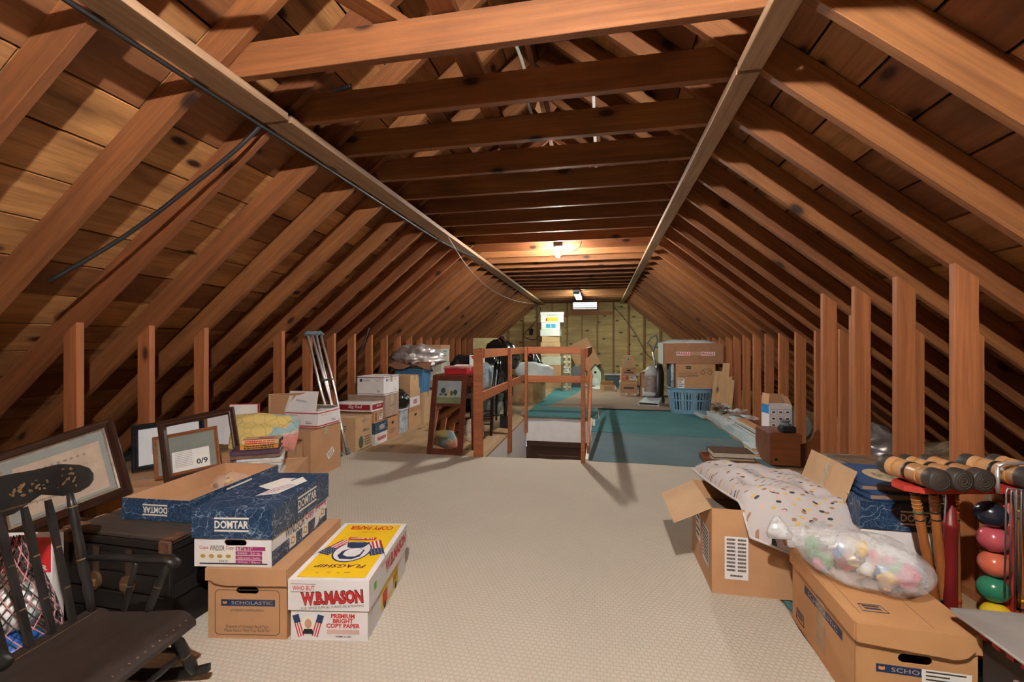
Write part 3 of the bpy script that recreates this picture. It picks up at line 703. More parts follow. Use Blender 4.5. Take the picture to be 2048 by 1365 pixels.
for k in range(4): ngon(q, FB @ TR(-.112 + .032 * k, -.068, 0), ellipse(.02, .014, 10), 0, .0018)
q.build('print', plain('ochre print', (.45, .30, .08), .6), wz)
txt(wz, '20030', FB, .035, .009, BLK, (-.035, -.086), lift=.0018)
q = MB(); q.quad(SB, -.225, -.107, .225, -.050, 0, .0009)
for k in range(3): q.quad(SB, -.105 + .10 * k + (.06 if k == 2 else 0), -.095 + .018 * (k == 2), -.055 + .10 * k + (.06 if k == 2 else 0), -.042 + .018 * (k == 2), 1, .0016)
q.build('print', [MARB, CREAM], wz)
q = MB()
for k in range(3): Q = SB @ TR(-.08 + .10 * k + (.06 if k == 2 else 0), -.068 + .018 * (k == 2), 0); ngon(q, Q, [(-.018, -.012), (.01, -.018), (.018, .004), (-.008, .016)], 0, .0021); ngon(q, Q, [(-.012, -.006), (.007, -.011), (.012, .002), (-.006, .009)], 1, .0026)
q.build('print', [plain('ochre print', (.45, .30, .08), .6), CREAM], wz)
txt(wz, 'WINDSOR', SB, .15, .042, BLK, (-.06, -.024), bold=.01, lift=.0016); txt(wz, 'Copy', SB, .075, .036, MAG, (.06, -.022), bold=.02, lift=.0016)
q = MB(); q.quad(SB, .115, -.032, .215, -.012, 0, .0014); ngon(q, SB, [(.10, -.10), (.14, -.085), (.165, -.04), (.135, -.02), (.112, -.035)], 1, .002); q.build('print', [MAG, PAPER], wz)
txt(wz, 'MULTIPURPOSE PAPER', SB, .095, .010, CREAM, (.165, -.022), lift=.002, bold=.02)

# old black trunk with iron corners and buckles; upturned lid tray on it
tr = thing('storage_chest', 'antique black wooden trunk with iron corners behind the rocking chair', 'trunk', (-1.335, 1.62, .0125), -1.5)
OLD = wood('blackened trunk wood', (.022, .019, .018), (.016, .014, .013), (.006, .005, .005), knots=0.3, rough=.5, stain=.5); OLDT = wood('greyed trunk top', (.085, .068, .056), (.065, .05, .042), (.02, .014, .011), knots=0.3, rough=.6, stain=.6)
w, e, h = .50, .44, .362
MB().box((0, 0, .155), (w, e, .31), ch=.004).build('body', OLD, tr)
lidp = MB().box((0, 0, .328), (w + .012, e + .012, .030), ch=.004).build('lid', OLD, tr)
for k in range(3): MB().box((0, -.147 + .147 * k, .352), (w + .02, .144, .018), ch=.003).build('lid_board', OLDT, lidp)
for z in (.03, .105, .18, .25): MB().box((0, -e / 2 - .004, z), (w + .004, .008, .066), ch=.002).build('front_board', OLD, tr)
for x in (-.245, .245): MB().box((x, -e / 2 - .011, .155), (.03, .008, .31), ch=.002).build('corner_batten', OLD, tr)
RUST = plain('rusted iron', (.14, .065, .038), .75, metal=.2, var=.5, vs=30, bump=.5)
for x in (-.24, .24):
    MB().box((x, -e / 2 - .016, .335), (.055, .014, .05), ch=.005).box((x, -e / 2 + .02, .363), (.055, .06, .006)).build('corner_plate', RUST, tr)
BRS = plain('tarnished brass', (.22, .13, .07), .4, metal=.7, var=.4)
for x in (-.10, .06):
    MB().prism(ellipse(.06, .07, 18), .012, 0, frame((x, -e / 2 - .009, .175), (1, 0, 0), (0, 0, 1))).box((x, -e / 2 - .024, .17), (.036, .012, .03), ch=.004).build('buckle', BRS, tr)
    MB().box((x, -e / 2 - .0095, .25), (.026, .004, .11)).build('leather_strap', plain('cracked leather', (.05, .03, .02), .7), tr)
for s in (1,): MB().box((w / 2 + .004, 0, .16), (.008, e - .02, .05)).build('side_batten', OLD, tr)
d = (.312, .555, .088)
ty = thing('box_lid', 'upturned blue marbled carton lid used as a tray on the old black trunk', 'box', (-1.33, 1.798, .3755), 3.2)
b = MB()
for sd, ww in (('front', d[0]), ('back', d[0]), ('left', d[1] - .008), ('right', d[1] - .008)):
    panel(b, face(d, sd), ww, d[2], .002, m=0); panel(b, face(d, sd) @ TR(0, 0, -.0021), ww - .004, d[2], .002, m=1)
b.box((0, 0, .003), (d[0] - .008, d[1] - .008, .004), 1); b.build('tray_wall', [MARB, CARDIN], ty)
domtar(ty, face(d, 'front'), (0.0, 0), .115, flip=True); domtar(ty, face(d, 'right'), (.0, 0), .16, flip=True)
sw = thing('candy_bag', 'small clear bag of wrapped sweets lying in the marbled tray', 'bag', (-1.27, 1.86, .382))
q = MB(); r = random.Random(3)
for k in range(16):
    c = (r.uniform(-.05, .05), r.uniform(-.045, .045), .018 + r.uniform(0, .035)); q = MB()
    q.lathe([(.001, -.014), (.011, -.008), (.013, 0), (.011, .008), (.001, .014)], 8, 0, TR(*c) @ Euler((r.uniform(0, 3), r.uniform(0, 3), 0)).to_matrix().to_4x4())
    q.build('sweet', [plain('amber sweet', (.50, .16, .05), .3), plain('brown sweet', (.25, .09, .04), .3), plain('green wrapper', (.12, .35, .10), .4), plain('gold wrapper', (.6, .35, .12), .3)][k % 4 if k % 5 else 0], sw)
b = MB(); vs = []
for j in range(13):
    for i in range(20):
        p = Vector((math.sin(math.pi * j / 12) * math.cos(math.pi * i / 10), math.sin(math.pi * j / 12) * math.sin(math.pi * i / 10), -math.cos(math.pi * j / 12)))
        k = 1 + .28 * noise.noise(p * 2.4 + Vector((5, 0, 0))); vs.append((p.x * .085 * k, p.y * .075 * k, max(0, .045 + p.z * .05 * k)))
b.add(vs, [(j * 20 + i, j * 20 + (i + 1) % 20, (j + 1) * 20 + (i + 1) % 20, (j + 1) * 20 + i) for j in range(12) for i in range(20)], 0, None, True)
b.build('cellophane', film('cellophane', (.95, .92, .88), .14, .08), sw)

# ---------------------------------------------------------------- child's rocking chair
rc = thing('rocking_chair', "child's black painted rocking chair with gold fruit stencil on its crest", 'chair', (-.905, .965, .0125), 6)
def turned(name, a, c, r0, mt=CHBLK, rings=(.25, .7), n=9):
    a = Vector(a); c = Vector(c); pts = []; rs = []
    for t, k in ((0, .8), (.12, .95), (.22, 1.0), (.28, .82), (.34, 1.05), (.6, 1.0), (.72, .85), (.78, 1.08), (.9, .9), (1, .7)): pts.append(a.lerp(c, t)); rs.append(r0 * k)
    o = MB().tube(pts, rs, n, 0).build(name, mt, rc)
    for t in rings: MB().tube([a.lerp(c, t), a.lerp(c, t + .012)], r0 * 1.09, n).build('gold_ring', GOLD, o)
    return o
SW, SB_, SF = .205, -.165, .155
def seat_pt(u, v):
    x = SB_ + (SF - SB_) * u; wy = SW * (.86 + .18 * u); y = (v * 2 - 1) * wy
    z = .252 - .016 * math.sin(u * math.pi) * math.cos((v - .5) * 2.6) + (.010 * (u < .12)) - (.035 * max(0, (u - .85) / .15) ** 2); return x, y, z
b = MB(); b.grid(18, 14, seat_pt)
b.grid(18, 14, lambda u, v: (seat_pt(u, 1 - v)[0], seat_pt(u, 1 - v)[1], .222 - (.02 * max(0, (u - .85) / .15) ** 2)))
for v in (0, 1): b.grid(18, 1, lambda u, t, v=v: (seat_pt(u, v)[0], seat_pt(u, v)[1], (seat_pt(u, v)[2] * (1 - t) + t * (.222 - (.02 * max(0, (u - .85) / .15) ** 2)))), 0, None, False)
for u in (0, 1): b.grid(14, 1, lambda v, t, u=u: (seat_pt(u, v)[0], seat_pt(u, v)[1], seat_pt(u, v)[2] * (1 - t) + t * (.222 - (.02 * u))), 0, None, False)
SEATM = wood('worn seat paint', (.046, .033, .028), (.040, .029, .025), (.010, .009, .009), grain=(4, 9, 4), knots=0, rough=.42, stain=.7, axis=1)
seat = b.build('seat', SEATM, rc)
b = MB()
for k in range(17): 
    v = .06 + .88 * k / 16; x, y, z = seat_pt(.965, v); b.lathe([(.0012, 0), (.004, .001), (.001, .002)], 6, 0, TR(x, y, z) @ RY(20))
b.build('gold_border', GOLD, seat)
b = MB(); b.tube([(seat_pt(.1, .04 + .92 * k / 12)[0], seat_pt(.1, .04 + .92 * k / 12)[1], seat_pt(.1, .04 + .92 * k / 12)[2] + .0005) for k in range(13)], .0012, 4); b.build('gold_line', GOLD, seat)
tops = []
NU = 7
for k in range(NU):
    t = k / (NU - 1); y0 = -.165 + .33 * t; y1 = -.185 + .37 * t; edge = k in (0, NU - 1)
    a = Vector((SB_ + .018, y0, .245)); c = Vector((SB_ - .085, y1, .615)); n = (c - a).normalized()
    if edge: turned('back_post', a, c, .0125, rings=(.45, .88))
    else:
        Q = frame(a, (0, 1, 0), n); L = (c - a).length
        o = MB().prism([(-.0075, 0), (.0075, 0), (.0085, L * .35), (.0075, L * .62), (.0095, L * .85), (.006, L), (-.006, L), (-.0095, L * .85), (-.0075, L * .62), (-.0085, L * .35)], .011, 0, Q @ TR(0, 0, -.0055)).build('spindle', CHBLK, rc)
        for f in (.3, .62): MB().quad(Q, -.0085, L * f, .0085, L * f + .004, 0, .0062).build('gold_ring', GOLD, o)
# crest rail: shaped board bent round the sitter
prof = [(-1, .058), (-.97, .078), (-.88, .095), (-.72, .108), (-.5, .106), (-.25, .110), (0, .112)]
prof = prof + [(-x, z) for x, z in prof[-2::-1]]
low = {0: .036, 1: .018, 2: .006, 3: .006, 4: .030, 5: -.004, 6: -.006}
b = MB(); N = len(prof); vs = []
for side in (0, 1):
    for i, (u, z) in enumerate(prof):
        zl = low[i if i < 7 else N - 1 - i]; y = u * .262; x = SB_ - .088 - .022 * (1 - u * u) - .026 * z / .1 + (.016 if side else 0)
        for zz in (zl, z): vs.append((x - .02 * zz, y, .598 + zz))
fs = []
for i in range(N - 1):
    a = 2 * i; fs += [(a, a + 1, a + 3, a + 2), (2 * N + a, 2 * N + a + 2, 2 * N + a + 3, 2 * N + a + 1), (a + 1, 2 * N + a + 1, 2 * N + a + 3, a + 3), (a, a + 2, 2 * N + a + 2, 2 * N + a)]
fs += [(0, 2 * N, 2 * N + 1, 1), (2 * N - 2, 2 * N - 1, 4 * N - 1, 4 * N - 2)]
crest = b.add(vs, fs).build('crest_rail', CHBLK, rc)
b = MB(); r = random.Random(11)
def crest_x(u, zz):
    xs = [(p[0], SB_ - .088 - .022 * (1 - p[0] ** 2) - .26 * p[1] + .016) for p in prof]
    for (u0, x0), (u1, x1) in zip(xs, xs[1:]):
        if u0 <= u <= u1: return x0 + (x1 - x0) * (u - u0) / (u1 - u0) - .02 * zz
    return xs[-1][1] - .02 * zz
for cu_, cz_, n_, sp in ((0, .06, 26, .12), (-.42, .06, 16, .09), (.42, .06, 16, .09), (-.78, .062, 14, .07), (.78, .062, 14, .07)):
    for k in range(n_):
        u = max(-.93, min(.93, cu_ + r.gauss(0, sp))); zz = max(.026, min(.092, cz_ + r.gauss(0, .016))); sz = r.uniform(.003, .009)
        ngon(b, frame((crest_x(u, zz), u * .262, .598 + zz), (0, 1, 0), (-.02, 0, 1)) @ RZ(r.uniform(0, 360)), ellipse(sz * r.uniform(1.2, 2.4), sz, 8), 0, .0008 + .00003 * k)
for k in range(56):
    u = -.62 + 1.24 * k / 55; ngon(b, frame((crest_x(u, .012), u * .262, .612), (0, 1, 0), (-.02, 0, 1)) @ RZ(40), ellipse(.009, .0028, 6), 0, .0008)
b.build('gold_stencil', GOLD, crest)['kind'] = 'stuff'
for s in (-1, 1):
    pts = [(SB_ - .032, s * .178, .415), (SB_ + .05, s * .205, .408), (SB_ + .14, s * .222, .398), (SB_ + .215, s * .228, .400), (SB_ + .245, s * .226, .385)]
    b = MB(); vs = []; wd = [.010, .013, .017, .022, .018]; th = [.009, .010, .010, .012, .012]
    for p, ww, tt in zip(pts, wd, th):
        for k in range(8): an = 2 * math.pi * k / 8; vs.append((p[0], p[1] + ww * math.cos(an), p[2] + tt * math.sin(an)))
    b.add(vs, [(i * 8 + k, i * 8 + (k + 1) % 8, (i + 1) * 8 + (k + 1) % 8, (i + 1) * 8 + k) for i in range(4) for k in range(8)] + [list(range(8))[::-1], [32 + k for k in range(8)]], 0, None, True)
    b.build('armrest', CHBLK, rc)
    turned('arm_post', (SB_ + .17, s * .198, .243), (SB_ + .215, s * .226, .392), .0115, rings=(.5,)); turned('arm_spindle', (SB_ + .095, s * .190, .243), (SB_ + .115, s * .216, .396), .009, rings=(.5,))
    turned('leg', (.105, s * .165, .225), (.135, s * .232, .04), .017, rings=(.62,)); turned('leg', (-.12, s * .155, .225), (-.165, s * .232, .04), .016, rings=(.62,))
    pts = [(-.34 + .52 * k / 12, s * .236, .016 + .16 * (((k - 6.4) / 12) ** 2) * 1.15) for k in range(13)]
    b = MB(); vs = []
    for i, p in enumerate(pts):
        hh = .019 if 1 < i < 11 else .015
        for (dy, dz) in ((-.008, -.016 + .016), (.008, 0), (.008, hh * 1.6), (-.008, hh * 1.6)): vs.append((p[0], p[1] + dy, p[2] - .016 + dz))
    b.add(vs, [(i * 4 + k, i * 4 + (k + 1) % 4, (i + 1) * 4 + (k + 1) % 4, (i + 1) * 4 + k) for i in range(12) for k in range(4)] + [(3, 2, 1, 0), (48, 49, 50, 51)]); b.build('rocker', CHBLK, rc)
turned('stretcher', (.118, -.205, .115), (.118, .205, .115), .009, rings=()); turned('stretcher', (-.14, -.2, .115), (-.14, .2, .115), .009, rings=())
for s in (-1, 1): turned('stretcher', (-.145, s * .197, .13), (.117, s * .195, .13), .0085, rings=())
# ---------------------------------------------------------------- left side, behind the trunk: frames, books, cushion
def V(*a): return Vector(a)
GILT = plain('silver gilt', (.50, .47, .40), .28, metal=.8, var=.25, vs=30)
DFR = wood('dark frame wood', (.055, .024, .016), (.05, .022, .015), (.018, .008, .006), knots=0, rough=.3, grain=(2, 12, 12))
fr, M = pframe('large dark wooden frame with silver inner edge holding an old alphabet sampler', (-2.22, 1.56, .185), (.30, .225, .105), (-.30, .06, .40), .50, .43, .042, .026, DFR, liner=(.016, GILT))
MB().box((.25, .215, .004), (.39, .32, .004)).build('mat_board', plain('grey green mat', (.17, .175, .14), .8), fr)
Q = TR(.255, .200, .0065); MB().box((0, 0, 0), (.33, .26, .002), 0, Q).build('sampler_cloth', plain('aged linen', (.42, .27, .16), .85, var=.2, vs=12), fr)
r = random.Random(5)
for row, s_ in enumerate(('ABCDEFGHIJKLM', 'NOPQRSTUVWXYZ', 'abcdefghijklmn', '1234567890')): txt(fr, s_, Q, .21, .014, plain('faded stitching', (.20, .13, .08), .8), (0, .03 - .035 * row), lift=.0018)
b = MB()
for k in range(9): b.add([(x + .0, y, .0018) for x, y in [(-.10 + .025 * k + .008 * math.cos(a), .085 + .008 * math.sin(a)) for a in (0, 1.26, 2.5, 3.77, 5.0)]], [list(range(5))], 0, Q)
b.build('stitched_motif', plain('faded stitching', (.20, .13, .08), .8), fr)
MB().box((.25, .215, .012), (.40, .33, .0015)).build('glass_pane', glass('picture glass', (.9, .95, 1), .10), fr)
# carton with cut hand holes, holding the sampler frame
cb = carton('open brown carton with hand holes behind the rocking chair, holding a dark frame', (-1.87, 1.72, .0), 2, (.26, .26, .235), CARD, 'open_carton', hole={'front': (.05, .035, .05, .026)}, opened=True)
ngon(MB(), TR(0, 0, 0), [(0, 0)]) if False else None
q = MB(); q.box((0, -.1315, .075), (.022, .001, .022)); q.build('punched_hole', DARK, cb)
f2, M2 = pframe('small dark frame standing inside the open brown carton', (-1.97, 1.645, .03), (1, .12, .0), (0, .25, 1), .20, .25, .022, .018, DFR); 
MB().box((.10, .125, .004), (.17, .22, .003)).build('print_sheet', GREYR, f2)
# red and white sign, net bag
sg = thing('carton_sign', 'red and white printed box standing behind the net bag at the left edge', 'box', (-1.565, 1.245, .0125), 14)
w, e, h = .24, .05, .40; MB().box((0, 0, h / 2), (w, e, h), ch=.003).build('body', WHT, sg)
Fd = face((w, e, h), 'front'); MB().quad(Fd, -w / 2, .075, w / 2, h / 2).build('print', plain('bright red print', (.62, .02, .03), .4), sg)
b = MB(); b.tube([tuple(Fd @ V(.04 + .035 * math.cos(a), .145 + .03 * math.sin(a), .002)) for a in [2 * math.pi * k / 24 for k in range(24)]], .005, 4, closed=True); b.build('print_ring', WHT, sg)
txt(sg, 'PREMIER', Fd, .15, .018, WHT, (.035, .092), bold=.03, lift=.0016); label_plate(sg, Fd, (.05, .03), .05, .02, plain('pale green print', (.45, .62, .45), .6), lines=2, ink=plain('green print', (.05, .35, .10), .6))
nb = thing('net_bag', 'black and white net bag of balls leaning beside the rocking chair', 'bag', (-1.32, 1.075, .0125))
b = MB(); vs = []; NR, NC = 26, 22
def netp(i, j):
    t = i / NR; a = 2 * math.pi * j / NC; rr = (.13 * math.sin(min(1, (1 - t) * 1.35 + .05) * math.pi / 2)) * (1 - .35 * t) + .02
    return (rr * math.cos(a) - .05 * t, rr * .75 * math.sin(a) + .03 * t, .005 + .46 * t)
for j in range(NC):
    for sgn in (1, -1): b.tube([netp(i, j + sgn * i * .5) for i in range(0, NR + 1)], .0021, 4, j % 2)
b.build('netting', [BLK, plain('pink cord', (.45, .22, .24), .7)], nb)
MB().lathe([(.001, -.09), (.06, -.066), (.088, -.015), (.088, .015), (.06, .066), (.001, .09)], 18, 0, TR(0, 0, .10)).build('ball', plain('blue ball', (.02, .12, .45), .4), nb)
MB().lathe([(.001, -.075), (.05, -.055), (.074, -.012), (.074, .012), (.05, .055), (.001, .075)], 18, 0, TR(-.02, .015, .255)).build('ball', plain('white ball', (.75, .78, .78), .5), nb)

# carton that carries the frames
c1 = carton('low brown carton behind the marbled tray with picture frames standing on it', (-1.98, 2.17, 0), 30, (.52, .36, .33), CARD, 'frame_carton')
uu = V(.245, .25, .045)
BFR = plain('black lacquer frame', (.012, .013, .017), .25, var=.2)
fb, M = pframe('black picture frame with white mat and a small blue print', (-2.235, 2.165, .335), (.26, .255, .05), (-.10, .10, .30), .37, .29, .032, .024, BFR)
MB().box((.185, .145, .004), (.31, .23, .003)).build('mat_board', plain('white mat', (.70, .72, .75), .8, var=.04), fb)
MB().box((.16, .14, .006), (.13, .10, .002)).build('art_print', plain('pale blue print', (.30, .42, .58), .7, var=.5, vs=25), fb)
MB().box((.185, .145, .011), (.31, .23, .0015)).build('glass_pane', glass('picture glass', (.9, .95, 1), .10), fb)
BRF = wood('dark walnut moulding', (.075, .032, .020), (.07, .03, .019), (.025, .011, .008), knots=0, rough=.32, grain=(2, 14, 14))
fe, M = pframe('big empty dark walnut frame without glass leaning on the other frames', (-1.835, 2.02, .335), (.285, .22, .07), (-.10, .055, .33), .37, .35, .036, .03, BRF, back=False, prof=[(0, 0), (0, .7), (.15, .9), (.3, .7), (.42, 1), (.6, .8), (.75, .85), (1, .35), (1, 0)])
OAK = wood('oak moulding', (.34, .13, .05), (.32, .12, .045), (.13, .045, .018), knots=0, rough=.4, grain=(2, 12, 12))
fo, M = pframe('small oak frame with grey mat and a newspaper page', (-1.965, 2.075, .335), (.265, .215, .06), (-.09, .075, .30), .315, .245, .020, .018, OAK)
MB().box((.157, .122, .004), (.275, .205, .003)).build('mat_board', plain('sage grey mat', (.20, .215, .19), .8), fo)
Q = TR(.175, .075, .0062); MB().box((0, 0, 0), (.18, .12, .001), 0, Q).build('newspaper_page', PAPER, fo)
stripes(fo, Q, (-.035, .05), .085, 9, .010, plain('grey print', (.35, .35, .35), .7), seed=8); txt(fo, '0/9', Q, .055, .032, BLK, (.052, -.018), bold=.03, lift=.0016)
# carton with books and video cases
c2 = carton('brown carton behind the paper boxes with a stack of books on it', (-1.43, 2.30, 0.0125), 24, (.36, .36, .372), CARD, 'open_carton', opened=True, inner=CARDIN, flaps=[('right', .13, -100)])
MB().box((0, 0, .362), (.35, .35, .006)).build('cover_sheet', CARDIN, c2)
z = .3785; r = random.Random(2)
bk = [(.225, .15, .014, 'thin ivory paperback lowest in the stack of books', (.66, .62, .54), (.6, .56, .5)), (.22, .155, .016, 'white pamphlet just above the ivory paperback', (.72, .72, .70), (.62, .58, .52)), (.235, .16, .018, 'grey paperback low in the stack of books', (.45, .45, .44), (.62, .58, .52)),
      (.235, .165, .017, 'thin white paperback fourth from the bottom of the stack', (.70, .68, .62), (.6, .56, .5)), (.23, .16, .016, 'cream paperback in the middle of the stack', (.62, .56, .46), (.6, .56, .5)),
      (.225, .16, .015, 'pale blue paperback under the worn brown hardback', (.66, .68, .70), (.6, .56, .5)), (.24, .165, .018, 'worn brown hardback under the purple hardback', (.17, .10, .07), (.55, .48, .38)),
      (.24, .16, .024, 'purple hardback with brown spine under the video cases', (.075, .04, .075), (.55, .48, .38))]
for k, (bw, bd, bh, lb, col, pg) in enumerate(bk):
    o = thing('book', lb, 'book', (-1.405 + r.uniform(-.012, .012), 2.20 + r.uniform(-.008, .008), z), 34 + r.uniform(-5, 5))
    MB().box((0, 0, bh / 2), (bw - .008, bd - .008, bh - .005)).build('pages', plain('page edge %d' % (pg[0] * 100), pg, .9), o)
    cm = plain('cover %d' % k, col, .5, var=.25, vs=20)
    MB().box((0, 0, .00125), (bw, bd, .0025)).box((0, 0, bh - .00125), (bw, bd, .0025)).box((0, -bd / 2 + .0013, bh / 2), (bw, .0026, bh)).build('cover', cm, o)
    z += bh + .0005
for k, (lb, col, rz) in enumerate((('orange video cassette case second from the top of the stack', (.62, .28, .04), 31), ('yellow video cassette case with a colourful cover on top of the stack', (.62, .42, .22), 26))):
    o = thing('video_case', lb, 'video', (-1.398 + .01 * k, 2.205, z), rz); w, e, h = .188, .104, .0255
    MB().box((0, 0, h / 2), (w, e, h), ch=.002).build('sleeve', plain('video sleeve %d' % k, col, .45, var=.2, vs=18), o)
    MB().box((w / 2 + .0004, 0, h / 2), (.002, e - .008, h - .006)).build('cassette_edge', BLKP, o)
    FF = face((w, e, h), 'front'); TT = face((w, e, h), 'top'); stripes(o, FF, (0, .002), .15, 2, .010, RED if k else BLK, seed=k + 3, th=.6)
    if k: MB().quad(TT, -.02, -.03, .06, .03, 0).quad(TT, -.085, -.045, .085, -.033, 1, .001).build('cover_picture', [plain('cover photo', (.35, .16, .14), .4, var=.8, vs=45), RED], o)
    z += h + .0008
# cushion, white packing, red folder, tan frame, white box on the fragile carton
def cushion(label, loc, rz, w, e, t, mat, rot=None, seed=1, name='cushion', tuft=0):
    o = thing(name, label, 'cushion', loc, rz, rot=rot); b = MB(); N = 26
    def pt(s):
        def f(u, v):
            x, y = (u - .5) * w, (v - .5) * e; q = (1 - abs(2 * u - 1) ** 3) * (1 - abs(2 * v - 1) ** 3)
            z = s * t / 2 * max(0, q) ** .5 * (1 + .25 * noise.noise(V(u * 4, v * 4, seed)))
            return (x * (1 - .05 * (2 * v - 1) ** 2), y * (1 - .05 * (2 * u - 1) ** 2), z)
        return f
    b.grid(N, N, pt(1)); b.grid(N, N, lambda u, v: pt(-1)(1 - u, v)); ob = b.build('cover', mat, o); return o
def patch_mat(name):
    m, nt, b = _new(name); v = _coords(nt, (1, 1, 1), False); n1 = _noise(nt, v, 3.2, 2)
    sx = _n(nt, 'ShaderNodeSeparateXYZ'); nt.links.new(v, sx.inputs[0]); md = _n(nt, 'ShaderNodeMath', operation='ADD'); nt.links.new(sx.outputs[0], md.inputs[0]); nt.links.new(n1, md.inputs[1])
    c = _ramp(nt, md.outputs[0], [(.33, (.66, .50, .16)), (.54, (.66, .50, .16)), (.55, (.30, .46, .50)), (.63, (.30, .46, .50)), (.64, (.62, .52, .42)), (.70, (.62, .24, .20))])
    w = _n(nt, 'ShaderNodeTexVoronoi', feature='DISTANCE_TO_EDGE'); nt.links.new(v, w.inputs[0]); w.inputs['Scale'].default_value = 16
    nt.links.new(_mix(nt, _ramp(nt, w.outputs['Distance'], [(0, .8), (.04, 0)]), c, (.25, .20, .14)), b.inputs['Base Color']); b.inputs['Roughness'].default_value = .9; MATS[name] = m; return m
cc = carton('low brown carton with the yellow patterned cushion on it', (-1.90, 2.83, .0), 20, (.42, .34, .36), CARD, 'cardboard_box')
cushion('puffy yellow, blue and pink patterned cushion behind the video cases', (-1.70, 2.60, .515), 0, .40, .26, .17, patch_mat('pastel patchwork cloth'), rot=(R(52), R(6), R(32)))
wp = thing('packing_sheet', 'folded white packing board standing behind the walnut frame', 'board', (-2.17, 2.86, .365), 20)
MB().box((0, 0, .11), (.38, .012, .22), ch=.003).build('panel', WHT, wp); MB().box((.06, -.03, .06), (.26, .01, .13), M=RX(-12)).build('panel', WHT, wp)
rf = thing('red_folder', 'red folder standing behind the white packing board', 'folder', (-2.22, 3.00, 0), 18); MB().box((0, 0, .335), (.22, .02, .61), ch=.003).build('cover', plain('crimson card', (.42, .02, .04), .5), rf); MB().box((0, -.012, .335), (.20, .004, .60)).build('sheet', PAPER, rf)
tf, M = pframe('flat tan frame seen from its back behind the white shipping box', (-2.25, 3.30, .42), (.36, .10, .03), (-.02, .06, 1), .40, .26, .02, .015, CARD2)
fg = carton('tall brown carton with a fragile glass sticker beside the crutches', (-1.955, 3.41, .0125), 0, (.33, .42, .392), CARD, 'cardboard_box')
S = face((.33, .42, .392), 'right') @ TR(.06, -.04, 0) @ RZ(32); label_plate(fg, S, (0, 0), .10, .06, lines=0); txt(fg, 'FRAGILE\nGLASS', S, .085, .045, BLK, (0, 0), bold=.02, lift=.0018)
gb = thing('green_case', 'dark green case with a coil of cable hanging on it', 'case', (-2.03, 3.13, .0125), 4)
MB().box((0, 0, .19), (.25, .08, .38), ch=.008).build('body', plain('dark green cloth', (.006, .07, .035), .7, bump=.2), gb)
for k in range(4): MB().tube([(.07 + (.035 + .004 * k) * math.cos(a), -.045 - .004 * k, .32 + (.05 + .004 * k) * math.sin(a)) for a in [2 * math.pi * i / 18 for i in range(18)]], .004, 5, closed=True).build('cable_loop', GREYR if k % 2 else CHROME, gb)
d = (.31, .30, .135)
us = carton('open white shipping box with red stripes on the fragile glass carton', (-1.955, 3.46, .4105), 0, d, WHT, 'shipping_box', opened=True, inner=PAPER, flaps=[('left', .13, -20), ('back', .10, -75)])
MB().box((-.02, -.135, .07), (.27, .004, .17), M=TR(0, .01, .11) @ RX(-14)).build('flap', WHT, us)
txt(us, 'GLASSWARE', frame((-.02, -.128, .185), (1, 0, 0), (0, .24, 1)), .10, .018, INK, (0, .03), rot=172)
for sd, ww in (('front', .31), ('right', .30)):
    Q = face(d, sd); b = MB(); b.quad(Q, -ww / 2, .045, ww / 2, .053); b.quad(Q, -ww / 2, -.062, ww / 2, -.052); b.build('print', RED, us); label_plate(us, Q, (.07, -.03), .07, .03, WHT, lines=2, ink=NAVY); txt(us, 'PRIORITY MAIL', Q, .07, .010, RED, (-.07, .03))
# crutches leaning on the knee wall
def crutch(label, foot, head, off):
    o = thing('crutch', label, 'crutch', (0, 0, 0), group=None); f = V(*foot); t = V(*head); n = (t - f).normalized(); sd = V(.25, .97, 0); sd = (sd - n * sd.dot(n)).normalized(); L = (t - f).length
    P = lambda a, s: f + n * (L * a) + sd * s
    for s in (-1, 1):
        MB().tube([P(.20, s * .012), P(.30, s * .014), P(.40, s * .036), P(.52, s * .046), P(.96, s * .052)], .011, 8).build('upright', CHROME, o)
        MB().tube([P(a, s * .0475 + (.0)) + sd.cross(n) * .0115 for a in (.55,)] + [P(.552, s * .0475) + sd.cross(n) * .0115], .004, 6).build('adjust_button', BLKP, o)
    MB().tube([P(.02, 0), P(.34, 0)], .0125, 8).build('leg_tube', CHROME, o)
    MB().tube([P(.335, -.016), P(.335, .016)], .008, 6).build('bolt', BLKP, o)
    MB().tube([P(-.0, 0), P(.012, 0), P(.05, 0)], [.024, .022, .017], 10).build('rubber_tip', GREYR, o)
    MB().tube([P(.60, -.047), P(.60, 0), P(.60, .047)], [.013, .018, .013], 8).build('hand_grip', BLKP, o)
    MB().tube([P(.965, -.085), P(.985, -.05), P(.978, 0), P(.985, .05), P(.965, .085)], [.014, .019, .019, .019, .014], 8).build('underarm_pad', plain('blue grey foam', (.12, .16, .19), .8), o)
    return o
crutch('aluminium crutch leaning on a stud, the one nearer the shipping box', (-1.985, 3.93, .015), (-2.325, 3.96, 1.235), 0)
crutch('aluminium crutch leaning on a stud, the one nearer the red box', (-1.955, 4.02, .015), (-2.315, 4.02, 1.235), 0)
